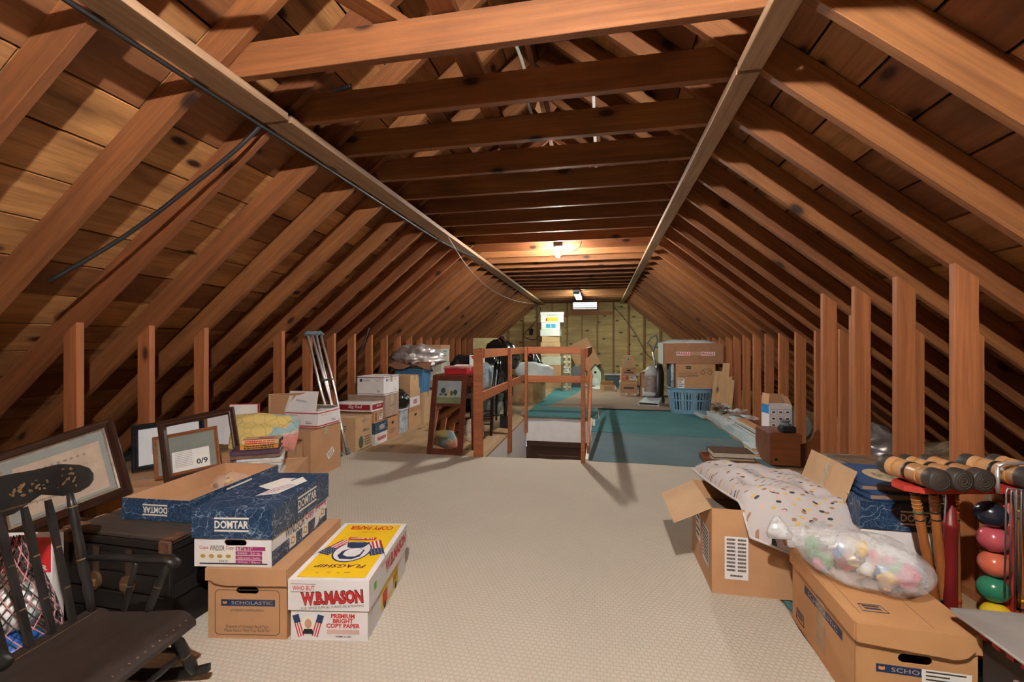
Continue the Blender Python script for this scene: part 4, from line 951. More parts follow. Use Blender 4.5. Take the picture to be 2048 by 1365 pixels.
# row of cartons down the left wall
d = (.36, .33, .355); uh = carton('tan moving carton with dark green print next to the crutch feet', (-2.11, 4.275, 0), 0, d, CARD2, 'moving_carton')
GRN = plain('dark green print', (.05, .10, .06), .7); S = face(d, 'right'); F = face(d, 'front')
txt(uh, 'SMALL', S, .14, .03, GRN, (.04, .03), bold=.02); q = MB(); ngon(q, S @ TR(-.06, -.085, 0), ellipse(.09, .13, 16), 0, .001); q.build('print', GRN, uh); MB().quad(S, -.14, -.168, .15, -.158, 0, .001).build('print', GRN, uh); stripes(uh, S, (.07, -.05), .12, 4, .026, GRN, seed=3, th=.5); txt(uh, 'MOVING BOX', S, .15, .012, GRN, (.02, .13)); label_plate(uh, F, (.05, .06), .08, .09, CARD2, lines=3, ink=GRN)
d = (.30, .285, .245); dm = carton('small blue marbled lid on a white paper box beside the moving carton', (-2.055, 4.60, 0), 0, d, WHT, 'copy_paper_box', lid=(.12, MARB, .005))
domtar(dm, face((.31, .295, .12), 'right', .125), (.01, 0), .12); txt(dm, 'W.B.MASON', face(d, 'right'), .20, .045, RED, (.01, -.06), bold=.05); txt(dm, 'WHO BUT', face(d, 'right'), .07, .013, RED, (-.06, -.022))
d = (.34, .30, .128); bx = carton('flat brown carton with a small white label between marbled and red boxes', (-2.075, 4.59, .2465), 0, d, CARD, 'cardboard_box'); label_plate(bx, face(d, 'right'), (0, -.01), .07, .06, lines=3)
for x in (-.11, .11): MB().quad(face(d, 'right'), x - .012, -.05, x + .012, .05).build('print', INK, bx)
d = (.42, .28, .092); br = carton('flat white box with wide red panels reading Big Red', (-2.12, 4.535, .3765), 0, d, WHT, 'printed_box', tape=False)
MAR = plain('maroon print', (.30, .012, .02), .45)
for sd, ww, k in (('front', .42, 1), ('right', .28, .62)):
    Q = face(d, sd); MB().quad(Q, -ww * .44, -.030, ww * .46, .028).build('print', MAR, br); txt(br, 'Big Red', Q, .16 * k, .038 * k + .006, WHT, (.02, .003), bold=.02, shear=.2, lift=.0018)
d = (.30, .32, .275); b1 = carton('brown bankers carton with folded lid at the foot of the second stack', (-2.06, 4.885, 0), 0, d, CARD, 'bankers_box', lid=(.07, CARD, .005)); txt(b1, 'STORAGE\nFILE BOX', face(d, 'right'), .16, .05, INK, (.0, -.045)); MB().quad(face(d, 'right'), -.02, .03, .03, .062).build('hand_hole', DARK, b1)
d = (.46, .34, .25); b2 = carton('grey brown taped carton under the white mail box', (-2.11, 4.82, .2765), 0, d, plain('grey cardboard', (.36, .25, .19), .8), 'cardboard_box'); txt(b2, 'Household', face(d, 'right'), .17, .02, INK, (.0, .0)); MB().quad(face(d, 'right'), -.03, -.125, .03, .125).build('tape', TAPE, b2)
d = (.32, .38, .212); b3 = carton('white priority mail box on top of the second stack', (-2.035, 4.79, .529), 0, d, WHT, 'shipping_box')
for sd, ww in (('front', .32), ('right', .38)):
    Q = face(d, sd); b = MB(); b.quad(Q, -ww / 2, .088, ww / 2, .096); b.quad(Q, -ww / 2, -.095, ww / 2, -.088); b.build('print', plain('dull violet stripe', (.20, .10, .16), .5), b3); b = MB(); b.quad(Q, -.13, .045, -.10, .075); b.build('print', NAVY, b3); txt(b3, 'UNITED STATES\nPOSTAL SERVICE', Q, .09, .022, NAVY, (-.05, .06)); txt(b3, 'PRIORITY\nMAIL', Q, .07, .026, RED, (.09, .06)); label_plate(b3, Q, (.10, -.06), .05, .035, WHT, lines=3, ink=BLK)
bn = thing('plastic_bin', 'clear plastic bin with papers inside, under a black bag', 'bin', (-2.08, 5.235, 0)); d = (.30, .24, .275)
b = MB()
for sd, ww in (('front', .30), ('back', .30), ('left', .232), ('right', .232)): panel(b, face(d, sd), ww, .275, .004)
b.box((0, 0, .002), (.29, .23, .004)); b.build('body', film('cloudy bin plastic', (.62, .70, .78), .55, .3), bn); MB().box((0, 0, .283), (.32, .26, .016), ch=.004).build('lid', plain('pale lid plastic', (.5, .55, .6), .4), bn); MB().box((0, 0, .11), (.26, .20, .20)).build('paper_stack', plain('blue grey papers', (.42, .48, .56), .8, var=.4, vs=20), bn)
bag('rubbish_bag', 'crumpled black bag on the clear bin', (-2.05, 5.27, .292), (.36, .30, .27), 4, BAGB, crump=.12)
d = (.36, .40, .275); b4 = carton('brown carton with a loose lid between clear bin and tall tan carton', (-2.12, 5.61, 0), 0, d, CARD2, 'bankers_box', lid=(.06, CARD, .012)); MB().quad(face(d, 'right'), -.02, .01, .05, .04).build('hand_hole', DARK, b4)
d = (.30, .32, .23); b5 = carton('white paper box with red lettering on the loose lidded carton', (-2.085, 5.60, .2765), 0, d, WHT, 'copy_paper_box', lid=(.10, CARD2, .005)); txt(b5, 'WHO BUT\nW.B.MASON', face(d, 'right'), .13, .06, RED, (.0, -.05), bold=.03)
d = (.34, .30, .185); b6 = carton('plain tan carton on top of the white paper box', (-2.10, 5.58, .5075), 0, d, CARD2, 'cardboard_box')
d = (.40, .29, .43); b7 = carton('tall tan carton under the blue storage tote', (-2.10, 5.98, 0), 0, d, plain('light tan cardboard', (.56, .39, .22), .8), 'cardboard_box')
tt = thing('storage_tote', 'blue plastic storage tote beneath the silver bag', 'bin', (-2.11, 5.95, .4315)); w, e, h = .40, .32, .31
b = MB(); b.prism([(-w / 2 + .02, 0), (w / 2 - .02, 0), (w / 2, h), (-w / 2, h)], e, 0, frame((0, e / 2, 0), (1, 0, 0), (0, 0, 1))); b.build('body', BLBIN, tt)
for x in (-.12, 0, .12): MB().box((x, -e / 2 - .004, h / 2), (.03, .012, h - .04)).build('rib', BLBIN, tt)
for y in (-.09, .09): MB().box((w / 2 - .004, y, h / 2), (.014, .03, h - .04)).build('rib', BLBIN, tt)
MB().box((0, 0, h + .012), (w + .03, e + .03, .03), ch=.008).build('lid', BLBIN, tt)
FOIL = plain('silver foil cloth', (.50, .47, .47), .32, metal=.55, var=.3, bump=1.0, bs=18)
sv = bag('silver_bag', 'silver foil bag bundled with brown cord on the blue tote', (-2.06, 5.95, .775), (.60, .42, .34), 9, FOIL, amp=.30, crump=.30, flat=.2, n=60, rings=40)
b = MB()
for k in range(2): b.tube([(-.28 + .56 * i / 20, -.19 - .02 * math.sin(i * 1.1 + k), .05 + .035 * math.sin(i * .9 + k * 2)) for i in range(21)], .009, 6)
b.build('cord', plain('brown cord', (.22, .10, .05), .8), sv); MB().box((.02, -.20, .17), (.09, .02, .05), ch=.01).build('label_patch', WHT, sv)
MB().grid(12, 6, lambda u, v: (-.30 + .60 * u, -.20 - .09 * v, .06 - .05 * v + .03 * math.sin(u * 9 + v * 2)), 0).build('leather_skirt', plain('brown leather', (.16, .07, .04), .6), sv)
zz = 0
for k, (lb, mt) in enumerate((('plain bankers box at the bottom of the stack behind the mirror', CARD), ('bankers box second from the floor in the stack behind the mirror', CARD2), ('white bankers box with flipped lid, third in the stack behind the mirror', plain('offwhite board', (.58, .55, .46), .7)), ('white and brown bankers box on top of the stack behind the mirror', plain('offwhite board', (.58, .55, .46), .7)))):
    d = (.36, .40, .268); o = carton(lb, (-2.085, 6.70, zz), [0, -2, 1, 0][k], d, mt, 'bankers_box', lid=(.06, mt if k != 3 else CARD, .008)); MB().quad(face(d, 'front'), -.05, .0, .05, .03).build('hand_hole', DARK, o)
    if k > 1: MB().quad(face(d, 'right'), -.09, .02, .07, .05).build('print', plain('blue print', (.12, .28, .45), .6), o)
    zz += .274
# mirror with painted panel, side table, red box
mr = thing('wall_mirror', 'tall mirror in a mahogany frame with a painted church landscape above', 'mirror'); mr.matrix_world = frame((-1.205, 4.205, .0125), (.37, -.012, 0), (0, .17, .77))
MAHO = wood('mahogany', (.16, .040, .022), (.14, .035, .02), (.05, .013, .008), knots=0, rough=.3, grain=(2, 12, 12))
w, h, rl, th = .37, .785, .055, .026
for (x0, y0, x1, y1, ax) in ((0, 0, rl, h, 1), (w - rl, 0, w, h, 1), (rl, 0, w - rl, rl, 0), (rl, h - rl, w - rl, h, 0), (rl, h * .605, w - rl, h * .605 + .024, 0)):
    MB().box(((x0 + x1) / 2, (y0 + y1) / 2, th / 2), (x1 - x0, y1 - y0, th), ch=.006).build('frame_rail', MAHO, mr)
MB().box((w / 2, h / 2, -.003), (w - .01, h - .01, .004)).build('backing_board', CARD, mr)
MB().box((w / 2, h * .33, .006), (w - 2 * rl, h * .55, .003)).build('mirror_glass', plain('mirror silver', (.82, .83, .84), .03, metal=1, var=0), mr)
x0, y0 = rl, h * .605 + .024; W2, H2 = w - 2 * rl, h - rl - y0; Q = TR(x0 + W2 / 2, y0 + H2 / 2, .008)
b = MB(); b.quad(Q, -W2 / 2, -H2 / 2, W2 / 2, -H2 * .22, 1, 0); b.quad(Q, -W2 / 2, -H2 * .22, W2 / 2, H2 / 2, 0, 0); b.build('landscape_panel', [plain('painted sky', (.27, .31, .33), .5, var=.15), plain('painted meadow', (.14, .17, .08), .5, var=.3)], mr)
b = MB()
for (x, y, sx, sy, k) in ((-.065, .015, .05, .06, 0), (-.035, -.025, .03, .03, 0), (.025, -.01, .03, .05, 0), (.065, .0, .045, .055, 0), (-.09, -.025, .03, .02, 0)): ngon(b, Q @ TR(x, y, 0), ellipse(sx, sy, 10), 0, .0012)
for x in (-.065, .065): b.quad(Q, x - .003, -.04, x + .003, .0, 0, .001)
b.quad(Q, -.012, -.045, .014, .0, 1, .0015); ngon(b, Q, [(-.008, 0), (.010, 0), (.001, .055)], 1, .0015); b.build('painted_trees_and_church', [plain('painted tree', (.025, .035, .025), .6), plain('painted church', (.50, .33, .06), .6)], mr)
st = thing('side_table', 'small dark red side table behind the leaning mirror', 'table', (-1.0, 4.62, 0)); MB().box((0, 0, .775), (.44, .36, .018), ch=.004).build('tabletop', MAHO, st); MB().box((0, 0, .715), (.37, .29, .10)).build('apron', MAHO, st)
for sx in (-1, 1):
    for sy in (-1, 1): MB().tube([(sx * .18, sy * .14, .70), (sx * .183, sy * .142, .0)], [.020, .011], 4).build('leg', MAHO, st)
rb = thing('cash_box', 'red metal box with a worn lid on the side table', 'box', (-1.0, 4.60, .7845)); d = (.24, .27, .075); MB().box((0, 0, .03), (.24, .27, .06), ch=.004).build('body', plain('red enamel', (.42, .012, .025), .35, var=.15), rb); MB().box((0, 0, .0715), (.246, .276, .02), ch=.004).build('lid', plain('worn red enamel', (.40, .14, .12), .45, var=.4, vs=25), rb); MB().box((.125, 0, .05), (.008, .03, .035)).build('latch', CHROME, rb)
pc = thing('paper_pad', 'white writing pad lying on the red metal box', 'pad', (-.98, 4.62, .867), 8); MB().box((0, 0, .006), (.14, .10, .011)).build('pages', PAPER, pc); MB().box((0, .045, .012), (.14, .012, .002)).build('binding', CARD2, pc)
bag('carrier_bag', 'clear bag of odds and ends under the side table', (-.93, 4.95, 0), (.22, .2, .26), 3, film('clear carrier bag', (.8, .68, .6), .5), crump=.1)
# ---------------------------------------------------------------- stair railing of rough two-by-fours
rl_ = thing('stair_railing', 'rough two-by-four railing round three sides of the stair opening', 'railing', (0, 0, 0))
def lumber(a, c, w, t, wide, nm, parent=rl_, mat=RAIL):
    a, c = V(*a), V(*c); n = (c - a).normalized(); wd = V(*wide); wd = (wd - n * wd.dot(n)).normalized(); L = (c - a).length
    return MB().box((0, 0, 0), (L, w, t), M=frame((a + c) / 2, n, wd), ch=.002).build(nm, mat, parent)
xl, xr_ = -.645, .37
lumber((xl - .03, 4.185, .0), (xl - .03, 4.185, 1.055), .089, .038, (1, 0, 0), 'post'); lumber((xl - .055, 4.225, .0), (xl - .055, 4.225, 1.05), .038, .038, (1, 0, 0), 'post')
lumber((-.598, 5.36, -.22), (-.598, 5.36, 1.06), .089, .036, (0, 1, 0), 'post')
lumber((-.598, 6.60, -.22), (-.598, 6.60, 1.06), .089, .036, (0, 1, 0), 'post')
lumber((.327, 4.175, .0), (.327, 4.175, 1.055), .038, .089, (1, 0, 0), 'post'); lumber((.322, 6.62, -.2), (.322, 6.62, 1.05), .038, .089, (1, 0, 0), 'post')
lumber((-.632, 4.21, 1.01), (-.632, 6.66, 1.01), .089, .030, (0, 0, 1), 'top_rail'); lumber((-.632, 4.15, .60), (-.632, 6.66, .60), .089, .030, (0, 0, 1), 'mid_rail')
lumber((-.615, 6.665, 1.012), (.35, 6.665, 1.012), .10, .036, (0, 0, 1), 'top_rail'); lumber((-.66, 6.665, .58), (.35, 6.665, .58), .10, .036, (0, 0, 1), 'mid_rail')
lumber((.357, 4.19, 1.02), (.357, 6.66, 1.02), .089, .03, (0, 0, 1), 'top_rail'); lumber((.37, 4.30, .10), (.365, 6.3, .72), .089, .025, (0, 0, 1), 'side_brace')

# ---------------------------------------------------------------- left of the stair: chairs, shovel, bin bags
def ladder_chair(label, loc, rz):
    o = thing('wooden_chair', label, 'chair', loc, rz)
    for s in (-1, 1):
        MB().tube([(s * .19, .18, 0), (s * .19, .19, .45), (s * .20, .25, 1.02)], [.016, .018, .014], 8).build('back_leg', CHBLK, o); MB().tube([(s * .21, -.20, 0), (s * .19, -.17, .44)], [.013, .019], 8).build('leg', CHBLK, o)
        MB().tube([(s * .205, -.19, .14), (s * .19, .185, .14)], .009, 6).build('stretcher', CHBLK, o)
    MB().box((0, .0, .452), (.43, .41, .028), ch=.01).build('seat', CHBLK, o)
    for z in (.20, .11): MB().tube([(-.20, -.19, z), (.20, -.19, z)], .009, 6).build('stretcher', CHBLK, o)
    MB().box((0, .255, .98), (.42, .022, .10), ch=.008).build('crest_rail', CHBLK, o); MB().box((0, .215, .66), (.38, .016, .04), ch=.004).build('cross_rail', CHBLK, o)
    for k in range(5): MB().tube([(-.13 + .065 * k, .20, .46), (-.13 + .065 * k, .25, .95)], .008, 6).build('spindle', CHBLK, o)
    return o
ladder_chair('black spindle-back chair behind the side table, beside the stair railing', (-1.02, 5.38, 0), -78)
ladder_chair('black spindle-back chair beyond the other black chair, against the bin bags', (-1.05, 6.05, 0), -60)
sh = thing('coal_shovel', 'black long-handled shovel leaning by the black chairs', 'shovel', (-.74, 5.72, 0), -15)
MB().add([(-.075, 0, .0), (.075, 0, .0), (.085, .03, .16), (-.085, .03, .16), (-.075, .01, .0), (.075, .01, .0), (.085, .04, .16), (-.085, .04, .16)], [(0, 1, 2, 3), (7, 6, 5, 4), (0, 4, 5, 1), (1, 5, 6, 2), (2, 6, 7, 3), (3, 7, 4, 0)]).build('blade', BLKP, sh)
MB().tube([(0, .03, .15), (0, .06, .25), (.01, .2, .95)], [.02, .014, .013], 8).build('handle', CHBLK, sh); MB().tube([(-.05, .2, .97), (.07, .2, .97)], .014, 8).build('grip', CHBLK, sh)
REDT = plain('red drawstring', (.55, .05, .05), .4)
LTB = film('grey see-through sack', (.30, .38, .42), .8, .2)
bag('rubbish_bag', 'black bin bag nearest the red metal box', (-1.72, 7.15, 0), (.58, .55, .98), 12, BAGB, crump=.14, flat=.08)
bag('rubbish_bag', 'black bin bag with red ties behind the black chairs', (-1.50, 7.75, .0), (.62, .6, .98), 13, BAGB, crump=.14, neck=.8, tie=REDT)
bag('rubbish_bag', 'highest black bin bag with red ties on the pile', (-1.38, 8.50, .62), (.66, .6, .60), 15, BAGB, crump=.12, neck=.8, tie=REDT)
bag('rubbish_bag', 'black bin bag under the highest bag of the pile', (-1.50, 8.55, 0), (.7, .66, .72), 16, BAGB, crump=.14)
bag('rubbish_bag', 'black bin bag with many red ties beside the white sack', (-.95, 9.55, .0), (.62, .55, .90), 17, BAGB, crump=.16, neck=.9, tie=REDT)
bag('rubbish_bag', 'bluish grey sack seen between the railing posts', (-1.20, 6.75, 0), (.46, .42, .80), 19, LTB, crump=.12)
bag('rubbish_bag', 'flat black bin bag at the back of the pile by the knee wall', (-2.0, 9.2, 0), (.55, .6, 1.0), 20, BAGB, crump=.14, neck=.6, tie=REDT)
fs_ = thing('folded_flag_card', 'white card with a red arrow stuck on the black bag by the chairs', 'card', (-1.42, 6.82, .62), -8); MB().box((0, 0, .16), (.26, .012, .30), ch=.002).build('panel', WHT, fs_)
b = MB(); Q = frame((0, -.0065, .16), (1, 0, 0), (0, 0, 1)); ngon(b, Q, [(-.10, .12), (-.075, .14), (.06, -.02), (.04, -.04)], 0, .001); ngon(b, Q, [(-.10, -.06), (-.02, -.0), (.0, -.03), (-.08, -.10)], 0, .0014); b.build('print', RED, fs_)
d = (.42, .62, .36); mb_ = carton('wide brown carton with a round mark in front of the white sack', (-.87, 8.66, 0), -16, d, plain('olive cardboard', (.42, .27, .13), .8), 'cardboard_box')
q = MB(); ngon(q, face(d, 'right'), ellipse(.09, .10, 16), 0, .001); ngon(q, face(d, 'right'), ellipse(.06, .07, 16), 1, .0016); q.build('round_mark', [plain('faded red print', (.45, .20, .14), .7), CARD2], mb_); MB().quad(face(d, 'front'), -.14, -.04, .14, -.02).quad(face(d, 'front'), -.14, .02, .14, .04).build('print', plain('faded red print', (.45, .20, .14), .7), mb_)
bag('plastic_sack', 'puffed white plastic sack lying on the wide brown carton', (-.80, 8.72, .364), (.74, .62, .42), 22, BAGW, cat='bag', crump=.07)
# stack of boxes by the far wall
OFF = plain('offwhite board', (.58, .55, .46), .7)
z = 0; Ys = 11.25
specs = [((.50, .42, .30), CARD2, 'grey lidded carton at the bottom of the tall far stack', ('lid', plain('pale grey board', (.45, .46, .46), .7))), ((.50, .42, .26), CARD, 'dark brown carton second in the tall far stack', None), ((.46, .40, .20), OFF, 'sagging white carton third in the tall far stack', None), ((.46, .40, .33), CARD2, 'tan carton with a blue label in the middle of the tall far stack', None),
         ((.42, .36, .14), CARD2, 'open tan carton with loose flaps in the tall far stack', 'open'), ((.46, .40, .15), WHT, 'plain white carton under the blue printed box', None), ((.44, .36, .165), WHT, 'white carton with two blue squares in the tall far stack', None), ((.54, .36, .245), WHT, 'white paper box with yellow truck print on top of the tall far stack', ('lid', WHT))]
for k, (d, mt, lb, op) in enumerate(specs):
    d = tuple(x * 1.045 for x in d)
    o = carton(lb, (-.72 + (.03 if k in (2, 7) else 0), Ys, z), [0, 2, -3, 1, 3, -2, 2, 5][k], d, mt, 'cardboard_box', lid=(.07, op[1], .008) if isinstance(op, tuple) else None, opened=op == 'open', flaps=[('left', .10, -115), ('right', .12, -100), ('front', .08, -150)] if op == 'open' else None, inner=CARDIN if op == 'open' else None)
    F = face(d, 'front')
    if k == 6:
        for x in (-.06, .07): MB().quad(F, x - .055, -.05, x + .055, .05).build('print', plain('sky blue print', (.04, .36, .62), .5), o)
    if k == 7:
        txt(o, 'W.B.MASON', F, .30, .05, plain('plum print', (.10, .01, .05), .5), (0, .065), bold=.04); MB().quad(F, -.12, -.10, .14, .0, 0).quad(F, -.16, -.10, -.12, -.02, 1).build('print', [YEL, RED], o)
    if k == 3: MB().quad(F, -.12, .02, .08, .07).build('print', plain('dull blue label', (.05, .12, .20), .6), o)
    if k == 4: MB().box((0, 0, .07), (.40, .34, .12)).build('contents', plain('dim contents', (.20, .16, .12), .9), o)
    z += d[2] + .004
fc = thing('foam_packing', 'moulded tan packing column standing by the tall far stack', 'packing', (-.27, 10.45, 0), 4); FOAM = plain('moulded pulp', (.50, .42, .28), .9, bump=.3)
MB().box((0, 0, .44), (.20, .14, .88), ch=.02).build('column', FOAM, fc)
for k in range(7):
    for x in (-.055, .055): MB().lathe([(.001, -.0), (.03, .008), (.028, .03), (.001, .034)], 10, 0, frame((x, -.068, .10 + .115 * k), (1, 0, 0), (0, 0, 1))).build('bump', FOAM, fc)
label_plate(fc, frame((0, -.104, .5), (1, 0, 0), (0, 0, 1)), (0, 0), .09, .12, lines=3)
MB().box((0, 0, .895), (.26, .17, .04), ch=.015).build('cap', FOAM, fc)
kb = thing('leaning_board', 'brown square board propped on one corner at the far wall', 'board', (.06, 11.95, .0), 0); MB().box((0, 0, 0), (.62, .02, .80), M=TR(0, .1, .80) @ RX(-8) @ RY(-28), ch=.003).build('panel', CARD, kb); MB().box((0, 0, 0), (.03, .03, .45), M=TR(0, .14, .22)).build('prop', STUD, kb)
ck = thing('wall_clock', 'round white clock face with dark rim on the floor by the packing column', 'clock', (-.10, 11.3, .40)); Q = frame((0, 0, 0), (1, 0, 0), (0, .15, 1)); MB().lathe([(.001, .0), (.16, .0), (.17, .02), (.16, .035), (.135, .03)], 28, 0, Q).build('rim', BLKP, ck); MB().prism(ellipse(.28, .28, 28), .004, 0, Q @ TR(0, 0, .024)).build('dial', WHT, ck)
b = MB(); b.quad(Q, -.004, 0, .004, .09, 0, .031); b.quad(Q, 0, -.004, .06, .004, 0, .031); b.build('hand', BLK, ck); MB().box((0, .06, -.28), (.22, .16, .24)).build('stand', plain('dark contents', (.05, .05, .06), .7), ck)
def birdhouse(label, x, y, s, rz=0):
    o = thing('birdhouse', label, 'birdhouse', (x, y, .026), rz); W, Hh = .26 * s, .34 * s
    MB().prism([(-W / 2, 0), (W / 2, 0), (W / 2, Hh), (0, Hh + W * .62), (-W / 2, Hh)], .2 * s, 0, frame((0, .1 * s, 0), (1, 0, 0), (0, 0, 1)) @ TR(0, 0, 0)).build('body', plain('pale green paint', (.55, .62, .52), .6), o)
    for sg in (-1, 1): MB().box((0, 0, 0), (.22 * s, .26 * s, .015), M=TR(sg * W * .28, 0, Hh + W * .33) @ RY(sg * 51)).build('roof_panel', plain('dark shingle', (.05, .055, .06), .7), o)
    Q = frame((0, -.1005 * s, 0), (1, 0, 0), (0, 0, 1)); b = MB(); ngon(b, Q @ TR(0, Hh * .95, 0), ellipse(.06 * s, .06 * s, 14), 0, .001); b.build('entry_hole', DARK, o); MB().quad(Q, -.06 * s, .08 * s, .06 * s, .20 * s, 0, .001).build('little_window', WHT, o); MB().box((0, -.02, .01), (W * 1.25, .3 * s, .02)).build('base_plate', WTRIM, o)
birdhouse('small birdhouse with dark gabled roof left of the other, half hidden by the railing post', -.0, 11.75, 1.05); birdhouse('small birdhouse with dark gabled roof right of the railing post', .37, 11.75, 1.1)
# middle of the far floor
d = (.335, .33, .30); o = carton('tan carton with a lid standing on the brown carpet, carrying two boxes', (1.06, 9.62, .0355), 0, d, CARD, 'book_carton', lid=(.05, CARD2, .008)); F = face(d, 'front'); MB().quad(F, -.10, .0, .11, .035).build('print', NAVY, o); label_plate(o, F, (-.09, -.11), .13, .05, lines=2); label_plate(o, F, (.10, -.11), .10, .05, lines=2)
d = (.30, .32, .27); o = carton('tan carton with red and white labels on the lidded carton', (1.06, 9.62, .3375), 2, d, CARD, 'book_carton', hole={'front': (0, .09, .08, .025)}); F = face(d, 'front'); MB().quad(F, -.10, .035, .10, .06).build('print', NAVY, o); label_plate(o, F, (-.075, -.06), .11, .07, RED, lines=2, ink=WHT); label_plate(o, F, (.075, -.06), .12, .09, WHT, lines=3)
d = (.22, .24, .16); o = carton('small open carton with spread flaps on top of the far stack', (1.05, 9.60, .6135), -3, d, CARD2, 'cardboard_box', opened=True, flaps=[('left', .10, -125), ('right', .09, -120), ('back', .10, -25), ('front', .06, -165)]); MB().lathe([(.035, 0), (.035, .16), (.02, .18), (.02, .2)], 12, 0, TR(0, -.02, .006)).build('bottle', plain('teal bottle', (.06, .20, .22), .3), o)
d = (.30, .34, .20); o = carton('low carton with a rooster picture on a white panel', (1.44, 9.62, .0355), 0, d, CARD, 'cardboard_box'); F = face(d, 'front'); MB().quad(F, -.11, -.08, .11, .08).build('print', WHT, o); q = MB(); ngon(q, F, [(-.05, -.02), (-.02, -.045), (.03, -.03), (.06, .03), (.02, .01), (-.02, .045), (-.045, .03)], 0, .0016); q.build('rooster_print', BLK, o)
d = (.28, .32, .27); o = carton('brown carton with open white flap on the rooster carton', (1.45, 9.62, .2365), 0, d, CARD, 'cardboard_box', opened=True, flaps=[('left', .12, -60), ('front', .05, -170)]); txt(o, 'BOOKS', face(d, 'front'), .12, .03, INK, (0, -.02)); MB().quad(face(d, 'front'), .03, .06, .11, .085).build('hand_hole', DARK, o); MB().box((0, 0, .12), (.26, .30, .2)).build('contents', plain('blue contents', (.04, .12, .30), .6), o)
d = (.30, .24, .14); o = carton('small crushed open carton lying on the brown carpet', (.66, 10.45, .0355), 12, d, CARD2, 'cardboard_box', opened=True, flaps=[('left', .14, -140), ('right', .1, -60), ('back', .1, -40)]); stripes(o, face(d, 'front'), (0, .03), .22, 4, .025, INK, seed=6)
o = thing('equipment_case', 'long black case with a grey lid at the far wall', 'case', (1.02, 11.75, .026), -2); MB().box((0, 0, .14), (.80, .26, .28), ch=.01).build('body', plain('charcoal case', (.035, .045, .06), .5), o); MB().box((0, 0, .30), (.86, .30, .035), ch=.008).build('lid', plain('grey lid', (.36, .40, .42), .5), o); MB().box((.22, -.136, .15), (.34, .006, .16)).build('paper_sheet', PAPER, o)
o = thing('paper_sheet', 'large crumpled white paper in front of the black case', 'paper', (.55, 11.1, .026), 0); MB().grid(14, 12, lambda u, v: (-.30 + .62 * u, -.30 + .55 * v, .004 + .03 * v * v + .05 * abs(noise.noise(V(u * 4, v * 4, 3)))), 0).build('sheet', PAPER, o); MB().grid(8, 8, lambda u, v: (-.34 + .12 * u, -.1 + .3 * v, .03 + .34 * u * (1 - .3 * v)), 0).build('sheet', PAPER, o)
cs = thing('cardboard_sheet', 'pale flat cardboard standing in the eave behind the bin bags', 'cardboard', (-2.02, 9.75, 0), 10); MB().box((0, 0, .63), (.60, .012, 1.22), ch=.003).build('panel', plain('yellowish board', (.62, .52, .26), .8), cs); MB().box((0, .02, .63), (.56, .01, 1.20)).build('panel', CARD2, cs)
bk_ = thing('wall_lantern', 'black lantern hanging on the far wall above the bin bags', 'lantern', (-1.38, 12.25, 1.42)); MB().lathe([(.001, .12), (.06, .10), (.065, .06), (.05, .055), (.05, -.02), (.06, -.03), (.03, -.06)], 12).build('body', BLKP, bk_); MB().tube([(0, 0, .12), (0, .05, .16), (0, .09, .12)], .006, 6).build('bracket', IRON, bk_)
# ---------------------------------------------------------------- right side, far to near
# vacuum cleaner
vc = thing('vacuum_cleaner', 'upright vacuum cleaner with clear dust cup and looped handle', 'vacuum', (1.40, 8.28, .0355), -24); vc.scale = (1.08, 1.15, 1.04)
SILV = plain('silver plastic', (.46, .47, .49), .35)
b = MB(); b.add([(-.17, -.20, .0), (.17, -.20, .0), (.17, .06, .0), (-.17, .06, .0), (-.16, -.19, .045), (.16, -.19, .045), (.14, .06, .12), (-.14, .06, .12)], [(3, 2, 1, 0), (4, 5, 6, 7), (0, 1, 5, 4), (1, 2, 6, 5), (2, 3, 7, 6), (3, 0, 4, 7)]); b.build('floor_head', plain('pale plastic', (.55, .60, .64), .3), vc)
MB().box((0, -.19, .028), (.30, .04, .03), ch=.008).build('bumper', BLKP, vc)
for s in (-1, 1): MB().lathe([(.02, 0), (.06, .0), (.065, .015), (.06, .03), (.02, .03)], 18, 0, TR(s * .165 - (.03 if s > 0 else 0), .06, .065) @ RY(90)).build('wheel', BLKP, vc)
T_ = TR(0, .06, .10) @ RX(-7)
MB().lathe([(.085, .0), (.095, .05), (.09, .42), (.07, .50), (.05, .58)], 14, 0, T_ @ TR(.05, .04, 0)).build('motor_spine', BLKP, vc)
MB().lathe([(.085, .09), (.098, .11), (.098, .36), (.09, .38)], 20, 0, T_ @ TR(-.045, -.05, 0)).build('dust_cup', film('smoky dust cup', (.40, .34, .32), .75, .12), vc)
MB().lathe([(.001, .12), (.05, .12), (.05, .34), (.001, .36)], 12, 0, T_ @ TR(-.045, -.05, 0)).build('filter_cone', plain('dusty red', (.28, .08, .07), .7), vc)
MB().lathe([(.095, .37), (.105, .40), (.085, .50), (.045, .54)], 20, 0, T_ @ TR(-.045, -.05, 0)).build('cup_lid', SILV, vc); MB().lathe([(.06, .02), (.098, .04), (.09, .10)], 18, 0, T_ @ TR(-.045, -.05, 0)).build('cup_base', SILV, vc)
MB().tube([T_ @ V(-.02, .05, .55), T_ @ V(-.06, .05, .80)], .016, 8).build('handle_tube', CHROME, vc)
MB().tube([T_ @ V(-.06, .05, .79), T_ @ V(-.10, .05, .90), T_ @ V(-.16, .04, .95), T_ @ V(-.10, .04, 1.06), T_ @ V(-.02, .05, 1.10), T_ @ V(.01, .05, 1.0), T_ @ V(-.03, .05, .90)], .016, 8, closed=True).build('loop_handle', GREYR, vc)
